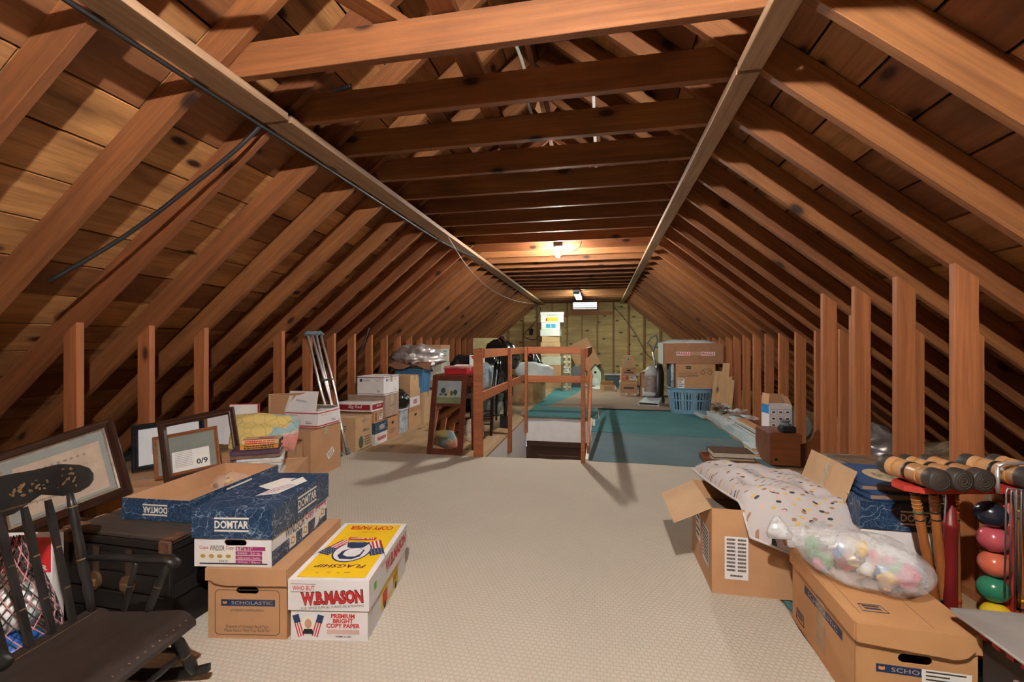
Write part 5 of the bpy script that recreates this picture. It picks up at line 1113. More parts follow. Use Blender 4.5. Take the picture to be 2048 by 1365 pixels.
# laundry basket
lb = thing('laundry_basket', 'slotted blue plastic laundry basket under the toy car carton', 'basket', (1.895, 7.58, .0115)); BB = plain('basket blue', (.19, .35, .48), .3)
W0, W1, E0, E1, Hh = .56, .66, .42, .52, .40
def bsk(t, a, off=0):
    w = W0 + (W1 - W0) * t; e = E0 + (E1 - E0) * t; c, s = math.cos(a), math.sin(a); p = 4.0
    rr = 1 / ((abs(c) ** p + abs(s) ** p) ** (1 / p)); return ((w / 2 - off) * rr * c, (e / 2 - off) * rr * s, Hh * t)
NA = 48
def band(t0, t1, nm):
    b = MB()
    for off in (0, .006):
        vs = [bsk(t, 2 * math.pi * k / NA, off) for t in (t0, t1) for k in range(NA)]; b.add(vs, [(k, (k + 1) % NA, NA + (k + 1) % NA, NA + k) if not off else (k, NA + k, NA + (k + 1) % NA, (k + 1) % NA) for k in range(NA)], 0, None, True)
    b.build(nm, BB, lb)
band(0.0, .16, 'wall_band'); band(.50, .56, 'wall_band'); band(.84, 1.0, 'wall_band')
for k in range(NA):
    a = 2 * math.pi * (k + .5) / NA; p0, p1 = V(*bsk(.14, a, .003)), V(*bsk(.86, a, .003)); n = (p1 - p0).normalized(); t = V(-math.sin(a), math.cos(a), 0); t = (t - n * t.dot(n)).normalized()
    MB().box((0, 0, 0), ((p1 - p0).length, .024 if k % 4 else .05, .005), M=frame((p0 + p1) / 2, n, t)).build('slat', BB, lb)
MB().tube([bsk(1.0, 2 * math.pi * k / NA, -.008) for k in range(NA)], .012, 6, closed=True).build('rim', BB, lb); MB().prism([(x, y) for x, y, z in [bsk(0, 2 * math.pi * k / NA) for k in range(NA)]], .006).build('bottom', BB, lb)
MB().lathe([(.18, .0), (.19, .2), (.15, .25), (.001, .27)], 20, 0, TR(0, 0, .01)).build('laundry', plain('dark laundry', (.05, .07, .10), .9, bump=.4), lb)
d = (.58, .40, .375); o = carton('tan carton with a toy car picture standing on the laundry basket', (1.93, 7.53, .4185), 0, d, CARD, 'toy_carton'); F = face(d, 'front')
MB().quad(F, -.14, .11, -.065, .155).build('print', BLK, o); txt(o, 'RADIO', F, .06, .02, CARD2, (-.102, .132), lift=.0016); txt(o, 'MONSTER CAR\nREMOTE CONTROL ROCK CRAWLER', F, .26, .04, INK, (-.11, .05)); stripes(o, F, (-.10, .01), .28, 2, .022, INK, seed=4); label_plate(o, F, (-.21, -.115), .10, .15, lines=4)
q = MB()
for x in (.11, .21): q.tube([tuple(F @ V(x + .028 * math.cos(a), .06 + .028 * math.sin(a), .001)) for a in [2 * math.pi * k / 16 for k in range(16)]], .005, 4, closed=True)
q.tube([tuple(F @ V(x, y, .001)) for x, y in ((.09, .08), (.13, .115), (.17, .105), (.19, .12), (.235, .11), (.24, .075))], .0035, 4); q.build('car_outline_print', plain('brown print', (.22, .12, .07), .7), o)
d = (.88, .56, .315); o = carton('long brown carton with red FRAGILE tape on top of the right stack', (1.89, 7.60, .7965), 0, d, plain('red brown cardboard', (.34, .165, .085), .8), 'fragile_carton'); F = face(d, 'front'); MB().quad(F, -.24, -.028, .33, .032).build('fragile_tape', plain('tape band', (.42, .25, .17), .5), o)
for x in (-.14, .22): MB().quad(F, x - .10, -.026, x + .10, .030, 0, .0013).build('print', WHT, o); txt(o, 'FRAGILE', F, .185, .042, RED, (x, .002), bold=.04, lift=.002)
MB().quad(face(d, 'left'), -.30, -.165, .30, .165).build('white_end', plain('plastic covered end', (.62, .64, .64), .5), o)
o = thing('plastic_wrapped_pillow', 'flat clear plastic package lying on the FRAGILE carton', 'package', (1.84, 7.60, 1.116)); MB().grid(20, 12, lambda u, v: (-.40 + .80 * u, -.24 + .48 * v, .004 + .05 * (1 - (2 * u - 1) ** 6) * (1 - (2 * v - 1) ** 4) * (1 + .4 * noise.noise(V(u * 6, v * 6, 1)))), 0).build('sleeve', plain('glossy white film', (.62, .68, .72), .15, bump=.5, bs=20), o); MB().box((0, 0, .004), (.8, .48, .006)).build('contents', WHT, o)
o = thing('quilt_bag', 'clear bag with a dark floral quilt beside the toy car carton', 'bag', (1.595, 7.50, .4185)); MB().box((0, 0, .19), (.05, .36, .38), ch=.02).build('quilt', plain('floral quilt', (.36, .40, .42), .8, var=.8, vs=22), o); MB().box((-.03, 0, .195), (.03, .33, .35), ch=.012).build('binding', plain('navy cloth', (.03, .06, .09), .8), o)
# boards leaning on the studs
for k, (x, w, h, lb_) in enumerate(((2.17, .15, .70, 'widest pale board leaning on the studs beside the laundry basket'), (2.235, .10, .82, 'tallest pale board leaning on the studs beside the laundry basket'), (2.275, .085, .62, 'narrow pale board leaning in front of the studs'), (2.30, .06, .58, 'shortest pale board, right of the narrow pale board'))):
    o = tag(MB().box((h / 2, 0, 0), (h, w, .018), ch=.002).build('leaning_plank', wood('pale board', (.60, .38, .20), (.55, .34, .17), (.30, .17, .08), knots=.4), None), lb_, 'plank')
    o.matrix_world = frame((x - .04, 6.98 - .07 * k, .012 + .004 * k), (.11, .04, .72), (.85, -.5, 0))
# heap of blinds, trim and papers along the right wall
def long_box(label, a, c, w, h, z, mat, name='trim_carton', cat='box', ends=None):
    a, c = V(*a, z), V(*c, z); o = thing(name, label, cat, tuple((a + c) / 2), math.degrees(math.atan2(c.y - a.y, c.x - a.x))); L = (c - a).length
    MB().box((0, 0, h / 2), (L, w, h), ch=.003).build('body', mat, o); MB().box((-L / 2 - .001, 0, h / 2), (.004, w * .9, h * .8)).box((L / 2 + .001, 0, h / 2), (.004, w * .9, h * .8)).build('end_flap', ends or mat, o); return o
PB = plain('bluish white board', (.52, .60, .62), .6)
long_box('long low white carton edging the teal carpet on the right', (2.08, 4.92), (2.07, 7.0), .10, .11, .0115, PB, ends=CARD)
long_box('white trim length pointing at the laundry basket', (1.93, 7.55), (1.985, 6.95), .06, .045, .0115, PB, name='white_trim', cat='trim', ends=CARD2)
tan = [wood('painted slat', (.60, .58, .52), (.48, .46, .42), (.25, .22, .18), knots=0), PB, CARD]
r = random.Random(21); 
labs = ['grey slat lying lowest on the long white carton', 'white slat second in the pile by the wooden cradle', 'brown strip third in the pile by the wooden cradle', 'white blind slat near the top of the pile by the cradle', 'thin white slat on top of the pile by the cradle', 'pale strip lying across the slats']
for k in range(6):
    long_box(labs[k], (2.14 + r.uniform(-.02, .03), 4.72 + .05 * k), (2.17 + r.uniform(-.05, .05), 5.9 + r.uniform(-.1, .25)), .16 - .012 * k, .014, .122 + .0146 * k, tan[k % 3], name='slat', cat='slat', ends=CARD)
for k in range(5):
    long_box(['flat bundled sheet beside the cradle, lowest', 'flat bundled sheet beside the cradle, second', 'flat bundled sheet beside the cradle, third', 'flat bundled sheet beside the cradle, fourth', 'flat bundled sheet beside the cradle, topmost'][k], (1.985, 4.60 + .03 * k), (1.985, 4.88 + .03 * k), .12, .016, .0115 + .017 * k, [PB, CARD2][k % 2], name='bundled_sheet', cat='sheet')
o = thing('paper_heap', 'heap of torn packing paper and plastic on the long white carton', 'paper', (2.12, 6.45, .125)); r = random.Random(31)
for k in range(12):
    a = r.uniform(-40, 40); L, w = r.uniform(.14, .30), r.uniform(.08, .16); cx, cy, cz = r.uniform(-.12, .12), r.uniform(-.45, .55), .012 + .011 * k
    MB().grid(6, 4, lambda u, v: ((u - .5) * L, (v - .5) * w, .03 * noise.noise(V(u * 3 + k, v * 3, k))), 0, TR(cx, cy, cz + .02) @ RZ(a + 60) @ RX(r.uniform(-12, 12))).build('scrap', [plain('brown kraft paper', (.30, .22, .16), .8), PAPER, PB, plain('grey card', (.20, .19, .18), .8)][k % 4], o)
MB().grid(14, 10, lambda u, v: (-.20 + .40 * u, -.75 + .9 * v, .10 + .05 * noise.noise(V(u * 5, v * 6, 2)) - .09 * (1 - u)), 0).build('plastic_film', FILM, o)
d = (.22, .15, .26); o = carton('white lamp carton with small drawings and torn flaps', (2.24, 4.98, .232), 8, d, WHT, 'lamp_carton', opened=True, inner=CARDIN, flaps=[('back', .10, -8), ('right', .09, -25), ('left', .11, -6)]); F = face(d, 'front')
MB().quad(face(d, 'left'), -.07, .04, .07, .13).build('print', plain('bright blue print', (.02, .22, .55), .5), o)
for i in range(3):
    for j in range(3):
        q = MB(); x, y = -.068 + .068 * i, .06 - .065 * j; P4 = [(x - .028, y - .026), (x + .028, y - .026), (x + .028, y + .026), (x - .028, y + .026)]
        q.tube([tuple(F @ V(a, c, .0012)) for a, c in P4], .0016, 4, closed=True); q.quad(F, x - .012, y - .01, x + .016, y + .006, 0, .001); q.build('drawing_print', INK, o)
cd = thing('wooden_cradle', 'small brown wooden cradle with a curved headboard', 'cradle', (2.10, 4.46, .0115), 0); CRW = wood('cradle wood', (.26, .085, .032), (.24, .08, .03), (.09, .028, .012), knots=.3, rough=.35)
for (c, s) in (((-.12, .10, .15), (.016, .38, .28)), ((.12, .10, .15), (.016, .38, .28)), ((0, .28, .15), (.22, .016, .28)), ((0, .10, .012), (.24, .38, .016))): MB().box(c, s, ch=.003).build('board', CRW, cd)
b = MB(); panel(b, frame((0, -.10, .15), (1, 0, 0), (0, 0, 1)), .256, .28, .016, (-.08, -.09, .024, .024)); b.build('board', CRW, cd)
MB().prism([(0, 0), (.20, 0), (.26, .02), (.225, .10), (.185, .17), (.165, .26), (.15, .31), (.125, .325), (.105, .30), (.085, .24), (.04, .20), (0, .19)], .018, 0, frame((.115, -.098, .02), (1, 0, 0), (0, 0, 1))).build('curved_headboard', CRW, cd)
MB().box((0, .11, .285), (.23, .36, .012)).build('inner_shelf', CRW, cd)
o = thing('black_case', 'small black case standing on the wooden cradle', 'case', (2.14, 4.45, .304), 6); MB().box((0, 0, .03), (.125, .10, .055), ch=.012).build('body', BLKP, o); MB().lathe([(.045, .056), (.048, .07), (.03, .075), (.03, .09), (.042, .095), (.04, .105)], 16, 0, TR(-.0, .03, 0)).build('dial_ring', GREYR, o)
# books on the floor
o = thing('wooden_tray', 'brown wooden tray under the two books at the edge of the cream carpet', 'tray', (1.63, 4.42, .0125), -3); MB().box((0, 0, .012), (.44, .30, .02), ch=.003).build('bottom', CRW, o)
for y in (-.145, .145): MB().box((0, y, .03), (.44, .012, .05)).build('edge', CRW, o)
for x in (-.214, .214): MB().box((x, 0, .03), (.012, .28, .05)).build('edge', CRW, o)
for k, (lb_, col, dx) in enumerate((('pale brown hardback under the darker one on the wooden tray', (.30, .15, .09), .0), ('dark brown hardback with patterned cover on the wooden tray', (.10, .055, .045), -.01))):
    o = thing('book', lb_, 'book', (1.66 + dx, 4.41, .0362 + .048 * k), -4 + 3 * k); MB().box((0, 0, .0235), (.33, .24, .039)).build('pages', plain('page edge 58', (.58, .50, .40), .9), o); cm = plain('cover r%d' % k, col, .5, var=.4, vs=25)
    MB().box((0, 0, .0018), (.345, .255, .0036)).box((0, 0, .0452), (.345, .255, .0036)).box((0, .126, .0235), (.345, .004, .047)).build('cover', cm, o)
d = (.30, .22, .17); o = carton('white mail box with blue stripes between the studs and the cradle', (2.62, 4.68, .0), 0, d, WHT, 'shipping_box', opened=True, inner=PAPER, flaps=[('left', .06, -60)]); BLU = plain('mail blue', (.04, .10, .40), .5); MB().quad(face(d, 'front'), -.15, -.05, .15, -.03).quad(face(d, 'front'), -.10, -.03, -.085, .085).build('print', BLU, o)
d = (.46, .34, .055); o = carton('low white carton with a red book on it in front of the studs', (1.88, 3.44, .0), -12, d, WHT, 'flat_carton', tape=False, name_=None) if False else carton('low white carton with a red book on it in front of the studs', (1.83, 3.40, .0), -12, (.40, .34, .16), WHT, 'flat_carton', tape=False); q = MB(); q.quad(face((.40, .34, .16), 'front'), -.19, .04, -.12, .07); q.build('print', BLU, o)
o = thing('book', 'dark red hardback lying on the low white carton', 'book', (1.82, 3.36, .1612), 14); MB().box((0, 0, .015), (.28, .20, .026)).build('pages', plain('page edge 58', (.58, .50, .40), .9), o); MB().box((0, 0, .0015), (.295, .215, .003)).box((0, 0, .0285), (.295, .215, .003)).box((-.146, 0, .015), (.003, .215, .03)).build('cover', plain('maroon cloth', (.15, .02, .018), .6), o)
# insulation and junk in the eave behind the right wall
for k, (x, y, s, lb_) in enumerate(((3.05, 3.95, .40, 'crumpled brown insulation batt between the two middle right studs'), (2.9, 3.1, .42, 'crumpled brown insulation batt behind the croquet stand'), (3.05, 5.15, .45, 'foil-wrapped insulation roll in the eave behind the cradle'), (2.9, 7.0, .42, 'yellowish insulation batt in the eave behind the tall studs'), (2.85, 8.0, .4, 'green-tinted insulation batt in the far part of the right eave'))):
    mt = [plain('brown insulation', (.17, .12, .07), .95, var=.5, vs=16, bump=1, bs=20), plain('brown insulation', (.17, .12, .07), .95), FOIL, plain('yellow insulation', (.34, .30, .08), .95, bump=1, bs=30), plain('green insulation', (.16, .22, .06), .95, bump=1, bs=30)][k]
    bag('insulation_batt', lb_, (x, y, 0), (.45, .75, .36), 40 + k, mt, cat='insulation', crump=.16, amp=.25)
o = thing('duct_pipe', 'grey metal duct lying in the eave behind the right studs', 'duct', (2.66, 6.05, 0)); MB().tube([(0, -.45, .17), (0, .45, .17)], .165, 18).build('pipe', plain('galvanised metal', (.30, .31, .32), .35, metal=.6), o); MB().tube([(0, -.02, .17), (0, .02, .17)], .17, 18).build('seam_ring', plain('galvanised metal', (.30, .31, .32), .35, metal=.6), o)
# ---------------------------------------------------------------- right foreground
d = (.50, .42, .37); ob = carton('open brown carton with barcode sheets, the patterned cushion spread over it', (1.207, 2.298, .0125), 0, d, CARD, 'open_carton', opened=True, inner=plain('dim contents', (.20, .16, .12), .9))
for (sd, ln, an, nm) in (('left', .175, 116, 'l'),): MB().box((0, ln / 2, .002), (.40, ln, .004), M=face(d, sd) @ TR(0, d[2] / 2, 0) @ RX(an)).build('flap', CARD2, ob)
MB().box((0, .10, .002), (.40, .20, .004), M=face(d, 'right') @ TR(0, d[2] / 2, 0) @ RX(19)).build('flap', CARD2, ob)
MB().box((0, .09, .0), (.05, .18, .001), M=face(d, 'right') @ TR(0, d[2] / 2, -.003) @ RX(19)).build('tape', TAPE, ob)
F = face(d, 'front'); S = face(d, 'left')
label_plate(ob, F, (-.150, -.025), .095, .185, WHT, lines=0); stripes(ob, F @ TR(0, 0, .0003), (-.172, .05), .035, 9, .0165, INK, seed=1, th=.55); stripes(ob, F @ TR(0, 0, .0003), (-.128, .05), .034, 9, .0165, INK, seed=2, th=.55); stripes(ob, F @ TR(0, 0, .0003), (-.150, -.105), .05, 1, .01, INK, seed=3, th=.8)
label_plate(ob, S, (.10, -.02), .12, .17, WHT, lines=0); stripes(ob, S @ TR(0, 0, .0003), (.10, .045), .10, 9, .016, INK, seed=4, th=.55); label_plate(ob, S, (-.06, .0), .10, .13, PAPER, lines=4)
# tufted cushion draped over the carton
def print_mat(name):
    m, nt, b = _new(name); v = _coords(nt, (1, 1, 1), False, 'UV' if False else 'Object')
    col = (.50, .46, .465)
    out = None
    for k, (sc, c, th) in enumerate(((34, (.62, .44, .10), .20), (27, (.045, .045, .05), .18), (31, (.34, .19, .12), .19), (30, (.64, .40, .36), .17))):
        vo = _n(nt, 'ShaderNodeTexVoronoi'); mp = _n(nt, 'ShaderNodeMapping'); nt.links.new(v, mp.inputs[0]); mp.inputs['Location'].default_value = (k * .37, k * .21, 0); mp.inputs['Rotation'].default_value = (0, 0, .5 + k * .8); mp.inputs['Scale'].default_value = (.75, 2.3, 1)
        nt.links.new(mp.outputs[0], vo.inputs['Vector']); vo.inputs['Scale'].default_value = sc * .66; vo.inputs['Randomness'].default_value = .45; vo.voronoi_dimensions = '2D'
        sel = _n(nt, 'ShaderNodeSeparateColor'); nt.links.new(vo.outputs['Color'], sel.inputs[0]); gt = _n(nt, 'ShaderNodeMath', operation='GREATER_THAN'); nt.links.new(sel.outputs[k % 3], gt.inputs[0]); gt.inputs[1].default_value = .45
        lt = _n(nt, 'ShaderNodeMath', operation='LESS_THAN'); nt.links.new(vo.outputs['Distance'], lt.inputs[0]); lt.inputs[1].default_value = th * .8
        mu = _n(nt, 'ShaderNodeMath', operation='MULTIPLY'); nt.links.new(gt.outputs[0], mu.inputs[0]); nt.links.new(lt.outputs[0], mu.inputs[1])
        out = _mix(nt, mu.outputs[0], out or col, c)
    nt.links.new(out, b.inputs['Base Color']); b.inputs['Roughness'].default_value = .85; _bump(nt, b, _noise(nt, v, 380, 2), .15, .002); MATS[name] = m; return m
cu = thing('floor_cushion', 'grey tufted cushion with small yellow and black print draped over the open carton', 'cushion', (1.20, 2.32, .395))
W, E = .52, .64
tufts = [(-.13, -.13), (.13, -.13), (-.13, .15), (.13, .15), (0, .01)]
CTL, CTR, CBL, CBR = V(.985, 2.645, 0), V(1.53, 2.63, 0), V(1.10, 2.045, 0), V(1.53, 2.005, 0)
def cush(s):
    def f(u, v):
        x, y = (u - .5) * W, (v - .5) * E
        q = max(0, (1 - abs(2 * u - 1) ** 4) * (1 - abs(2 * v - 1) ** 4)) ** .5
        puff = .085 * q * (1 + .15 * noise.noise(V(u * 5, v * 5, 2)))
        for tx, ty in tufts: puff -= .05 * math.exp(-((x - tx) ** 2 + (y - ty) ** 2) / .0035)
        puff += .010 * noise.noise(V(x * 18, y * 18, 4)) * q + .006 * noise.ridged_multi_fractal(V(x * 9, y * 9, 1), 1, 2, 2, 1, 2) * q
        p = CBL.lerp(CBR, u).lerp(CTL.lerp(CTR, u), v)
        p.y -= .015 * math.sin(u * math.pi) * (1 - v); p.x -= .02 * math.sin(v * math.pi) * (1 - u)
        base = .39 + .012 * math.sin(u * 5 + 1)
        over = max(0, 2.115 - p.y); base -= 1.35 * over * (1.15 - .35 * u) + 3.0 * over * over
        base -= .25 * max(0, p.x - 1.43) + .10 * max(0, 1.02 - p.x)
        n_ = puff if s > 0 else -.15 * puff * (puff > 0)
        k = min(1, over / .06)
        return (p.x - 1.20, p.y - 2.32 - n_ * .5 * k, base - .395 + n_ * (1 - .3 * k) + .008)
    return f
b = MB(); b.grid(56, 56, cush(1)); b.grid(56, 56, lambda u, v: cush(-1)(1 - u, v)); b.build('cover', print_mat('printed cushion cloth'), cu)
b = MB(); edge = [cush(1)(k / 30, 0) for k in range(31)] + [cush(1)(1, k / 30) for k in range(1, 31)] + [cush(1)(1 - k / 30, 1) for k in range(1, 31)] + [cush(1)(0, 1 - k / 30) for k in range(1, 30)]
b.tube(edge, .006, 6, closed=True); b.build('piping', plain('pale piping', (.60, .55, .55), .8), cu)
for tx, ty in tufts:
    x, y, z = cush(1)(tx / W + .5, ty / E + .5); MB().lathe([(.001, 0), (.007, .001), (.006, .004), (.001, .005)], 10, 0, TR(x, y, z - .001)).build('tuft_button', plain('pale piping', (.60, .55, .55), .8), cu)

# book fair carton, bottom right, with a bag of toys
d = (.30, .47, .275); s2 = carton('brown book fair carton at the lower right with a bag of toys on it', (1.372, 1.72, .0125), -1.5, d, plain('orange brown cardboard', (.50, .255, .11), .8, var=.1, vs=5, bump=.08, bs=90), 'book_carton', hole={'front': (.0, .045, .085, .026)}, lid=(.055, plain('orange brown cardboard', (.50, .255, .11), .8), .008))
OB = MATS['orange brown cardboard']; F2 = face((d[0] + .016, d[1] + .016, d[2]), 'front')
MB().prism([(-.155, 0), (-.155, -.055), (.09, -.072), (.118, -.062), (.134, -.04), (.138, 0)], .009, 0, F2 @ TR(0, d[2] / 2, .0005)).build('lid_flap', OB, s2)
scholastic_face(s2, d, face(d, 'front') @ TR(-.0, -.018, 0), cut=True); label_plate(s2, face(d, 'front'), (.075, -.005), .12, .05, PAPER, lines=4, lift=.0022)
S = face((d[0] + .0, d[1], d[2]), 'left'); MB().quad(S, -.12, .025, .16, .055).build('print', NAVY, s2); txt(s2, 'SCHOLASTIC', S, .22, .016, plain('tan print', (.5, .36, .24), .6), (.02, .04), lift=.0014); MB().quad(S, -.02, -.10, .045, .14, 0, .0018).build('tape', TAPE, s2)
T = face((d[0] + .016, d[1] + .016, d[2]), 'top'); q = MB(); q.quad(T, .045, -.235, .0465, .235); q.quad(T, -.12, -.20, -.1185, .20); q.build('crease', INK, s2)
for (Q, x, y) in ((T, -.07, -.16), (S, -.16, -.09)):
    q = MB(); q.tube([tuple(Q @ V(x + a, y + c, .0008)) for a, c in ((-.035, -.02), (.035, -.02), (.03, .02), (-.03, .02))], .0012, 4, closed=True); stripes(s2, Q @ TR(x, y, 0), (0, .006), .045, 2, .014, NAVY, seed=5, th=.6); q.build('stamp_print', NAVY, s2)
tb = thing('toy_bag', 'clear plastic bag of small toys tied at one end on the lower right carton', 'bag', (1.345, 1.735, .2885), -38)
b = MB(); NT, NP = 44, 34; vs = []
for j in range(NP + 1):
    ph = math.pi * j / NP
    for i in range(NT):
        th = 2 * math.pi * i / NT; p = V(-math.cos(ph), math.sin(ph) * math.cos(th), math.sin(ph) * math.sin(th))
        fold = noise.ridged_multi_fractal(V(p.x * 1.3, p.y * 2.6, p.z * 2.6) + V(3, 1, 0), 1, 2.1, 3, 1, 2) - 1.0
        k = 1 + .22 * noise.noise(p * 1.5 + V(7, 2, 1)) + .08 * fold; w = 1.0
        if p.x < -.55: t = (-.55 - p.x) / .45; w = 1 - .72 * t + .12 * t * math.sin(th * 6)
        v = V(p.x * .20 * (1 + .15 * (p.x < -.55)), p.y * .122 * k * w, p.z * .092 * k * w)
        vs.append((v.x, v.y, max(.002, v.z + .080 + (.05 * max(0, -p.x - .5)))))
b.add(vs, [(j * NT + i, j * NT + (i + 1) % NT, (j + 1) * NT + (i + 1) % NT, (j + 1) * NT + i) for j in range(NP) for i in range(NT)], 0, None, True)
b.build('clear_sack', film('toy bag film', (.82, .83, .85), .33, .12), tb)
MB().lathe([(.012, 0), (.03, .03), (.048, .065), (.04, .075), (.02, .05)], 12, 0, TR(-.20, 0, .085) @ RY(-75)).build('knotted_end', film('toy bag knot', (.92, .93, .95), .6, .2), tb)
r = random.Random(77); TC = [plain('toy yellow', (.72, .46, .08), .4), plain('toy red', (.55, .07, .07), .4), plain('toy pink', (.62, .20, .30), .4), plain('toy blue', (.12, .22, .45), .4), plain('toy white', (.72, .72, .70), .5), plain('toy green', (.15, .38, .16), .4), plain('toy tan', (.50, .34, .20), .5)]
for k in range(22):
    x = r.uniform(-.12, .14); yy = r.uniform(-.06, .06); zz = .03 + r.uniform(0, .09) * (1 - abs(x) * 3); Mx = TR(x, yy, zz) @ Euler((r.uniform(0, 3), r.uniform(0, 3), r.uniform(0, 3))).to_matrix().to_4x4(); q = MB()
    if k % 3 == 0: q.box((0, 0, 0), (r.uniform(.05, .08), r.uniform(.035, .055), r.uniform(.03, .045)), 0, Mx, ch=.003)
    elif k % 3 == 1: q.lathe([(.001, -.02), (.012, -.018), (.017, -.006), (.012, .006), (.016, .014), (.008, .024), (.001, .025)], 10, 0, Mx)
    else: q.tube([Mx @ V(-.025, 0, 0), Mx @ V(0, .008, 0), Mx @ V(.025, 0, 0)], [.014, .02, .012], 7)
    q.build('toy', TC[k % 7], tb)
# two marbled paper boxes with blue albums
for k in range(2):
    d = (.285, .44, .235); o = carton(['lower marbled paper box beside the croquet stand', 'upper marbled paper box with blue albums on it beside the croquet stand'][k], (1.642, 2.225, .0065 + .2365 * k), 1.5 - 3 * k, d, WHT, 'copy_paper_box', lid=(.105, MARB, .007)); domtar(o, face((.299, .454, .105), 'front', .13), (.055, .0), .135); domtar(o, face((.299, .454, .105), 'left', .13), (-.10, .0), .15)
    if k == 0: MB().quad(face(d, 'front'), -.13, -.10, .13, -.06).build('print', plain('dark red print', (.10, .01, .02), .6), o)
for k, (lb_, rz) in enumerate((('dark blue album under the other on the marbled box', 3), ('blue album with a tan oval picture on its cover', -4))):
    o = thing('photo_album', lb_, 'album', (1.655 + .01 * k, 2.20 + .02 * k, .481 + .027 * k), rz); w, e, h = .27, .35, .0255
    MB().box((0, 0, h / 2), (w - .012, e - .012, h - .006)).build('pages', plain('page edge brown', (.28, .17, .11), .9), o); MB().box((0, 0, .0018), (w, e, .0036)).box((0, 0, h - .0018), (w, e, .0036)).box((-w / 2 + .002, 0, h / 2), (.004, e, h)).build('cover', plain('blue album cloth', (.030, .075, .19), .6), o)
    if k: q = MB(); ngon(q, TR(.02, -.02, h), ellipse(.15, .21, 26), 0, .0006); ngon(q, TR(.02, -.02, h), ellipse(.09, .14, 18), 1, .0011); q.build('oval_picture', [plain('tan oval', (.56, .43, .27), .6), plain('sepia picture', (.36, .30, .20), .6, var=.7, vs=30)], o)
o = thing('paper_scatter', 'loose papers and an old photograph behind the albums', 'paper', (1.80, 2.62, .0)); MB().box((0, 0, .25), (.30, .26, .50), ch=.004).build('paper_stack', plain('stacked papers', (.22, .18, .14), .9, var=.4), o); MB().box((.02, -.02, .505), (.26, .20, .004), M=RZ(12)).build('photograph', plain('sepia photograph', (.18, .13, .09), .4, var=.6, vs=14), o)
# croquet stand
cq = thing('croquet_stand', 'red wooden croquet stand with uprights and top plank', 'croquet stand', (1.775, 1.845, .0), 11); CR = plain('red stand paint', (.42, .035, .025), .35, var=.2)
MB().prism([(-.24, -.055), (.235, -.055), (.25, -.04), (.25, .05), (.235, .06), (-.24, .06), (-.28, .03), (-.28, -.02)], .02, 0, TR(0, 0, .595)).build('top_plank', CR, cq)
MB().prism([(-.24, -.085), (.24, -.085), (.24, .085), (-.24, .085)], .02, 0, TR(0, 0, .06)).build('bottom_plank', CR, cq)
for x, m_ in ((-.10, plain('dark red paint', (.16, .012, .012), .4)), (.10, CR)): MB().tube([(x, 0, .0), (x, 0, .3), (x, 0, .46), (x, 0, .465), (x, 0, .475), (x, 0, .48), (x, 0, .595)], [.020, .020, .020, .023, .023, .018, .012], 10).build('upright', m_, cq)
MB().tube([(.0, -.06, .69), (.02, -.06, .70), (.155, -.06, .70), (.165, -.06, .69), (.165, -.06, .60)], .006, 6).build('carry_handle', CHROME, cq); MB().tube([(.0, -.06, .69), (.0, -.06, .60)], .006, 6).build('carry_handle', CHROME, cq)
MW = wood('mallet maple', (.62, .36, .18), (.58, .32, .155), (.34, .15, .06), knots=0, rough=.3, grain=(2, 10, 10), axis=2); MH = wood('mallet handle', (.42, .15, .04), (.40, .14, .038), (.20, .06, .02), knots=0, rough=.3, axis=2); BANDS = [plain('band %d' % k, c, .4) for k, c in enumerate(((.012, .012, .012), (.02, .10, .05), (.45, .03, .02), (.60, .38, .02), (.03, .08, .3), (.40, .20, .05)))]
def mallet(label, x, tilt, ci, dyaw=0, hy=.0):
    o = thing('croquet_mallet', label, 'mallet', (0, 0, 0)); o.matrix_world = cqM @ TR(x, hy, .655) @ RZ(dyaw) 
    Hd = RX(90) @ RZ(0)
    MB().lathe([(.034, -.108), (.036, -.104), (.036, -.07), (.0335, -.068), (.0335, .068), (.036, .07), (.036, .104), (.034, .108)], 20, 0, Hd).build('head', MW, o)
    for s in (-1, 1):
        MB().lathe([(.001, 0), (.0340, 0), (.0368, .003), (.0368, .036), (.0340, .039), (.001, .039)], 20, 0, Hd @ TR(0, 0, s * .0900 - .0195)).build('head_end', plain('dark end grain', (.035, .028, .026), .5), o)
        b = MB()
        for q in (.010, .018, .026): b.tube([(q * math.cos(a), -s * .1098, q * math.sin(a)) for a in [2 * math.pi * k / 14 for k in range(14)]], .0008, 4, closed=True)
        b.build('end_ring', plain('ring groove', (.09, .07, .05), .6), o)
        MB().lathe([(.0338, 0), (.0345, .001), (.0345, .008), (.0338, .009)], 20, 0, Hd @ TR(0, 0, s * .045 - .004)).build('painted_band', BANDS[5], o)
    MB().lathe([(.0338, 0), (.0348, .001), (.0348, .013), (.0338, .014)], 20, 0, Hd @ TR(0, 0, -.007)).build('painted_band', BANDS[0], o)
    a, c = V(0, 0, -.02), V(tilt, .02, -.56); P = lambda t: a.lerp(c, t)
    MB().tube([P(0), P(.15), P(.5), P(.9), P(1)], [.012, .0135, .0145, .0135, .011], 9).build('handle', MH, o)
    for t, l, k in ((.09, .02, 0), (.14, .006, 5), (.165, .006, 5), (.19, .006, 5), (.22, .012, ci), (.27, .008, 0), (.80, .02, ci), (.86, .015, 0), (.93, .01, 1)): MB().tube([P(t), P(t + l)], .0155, 9).build('painted_band', BANDS[k], o)
    return o
bpy.context.view_layer.update(); cqM = cq.matrix_world.copy()
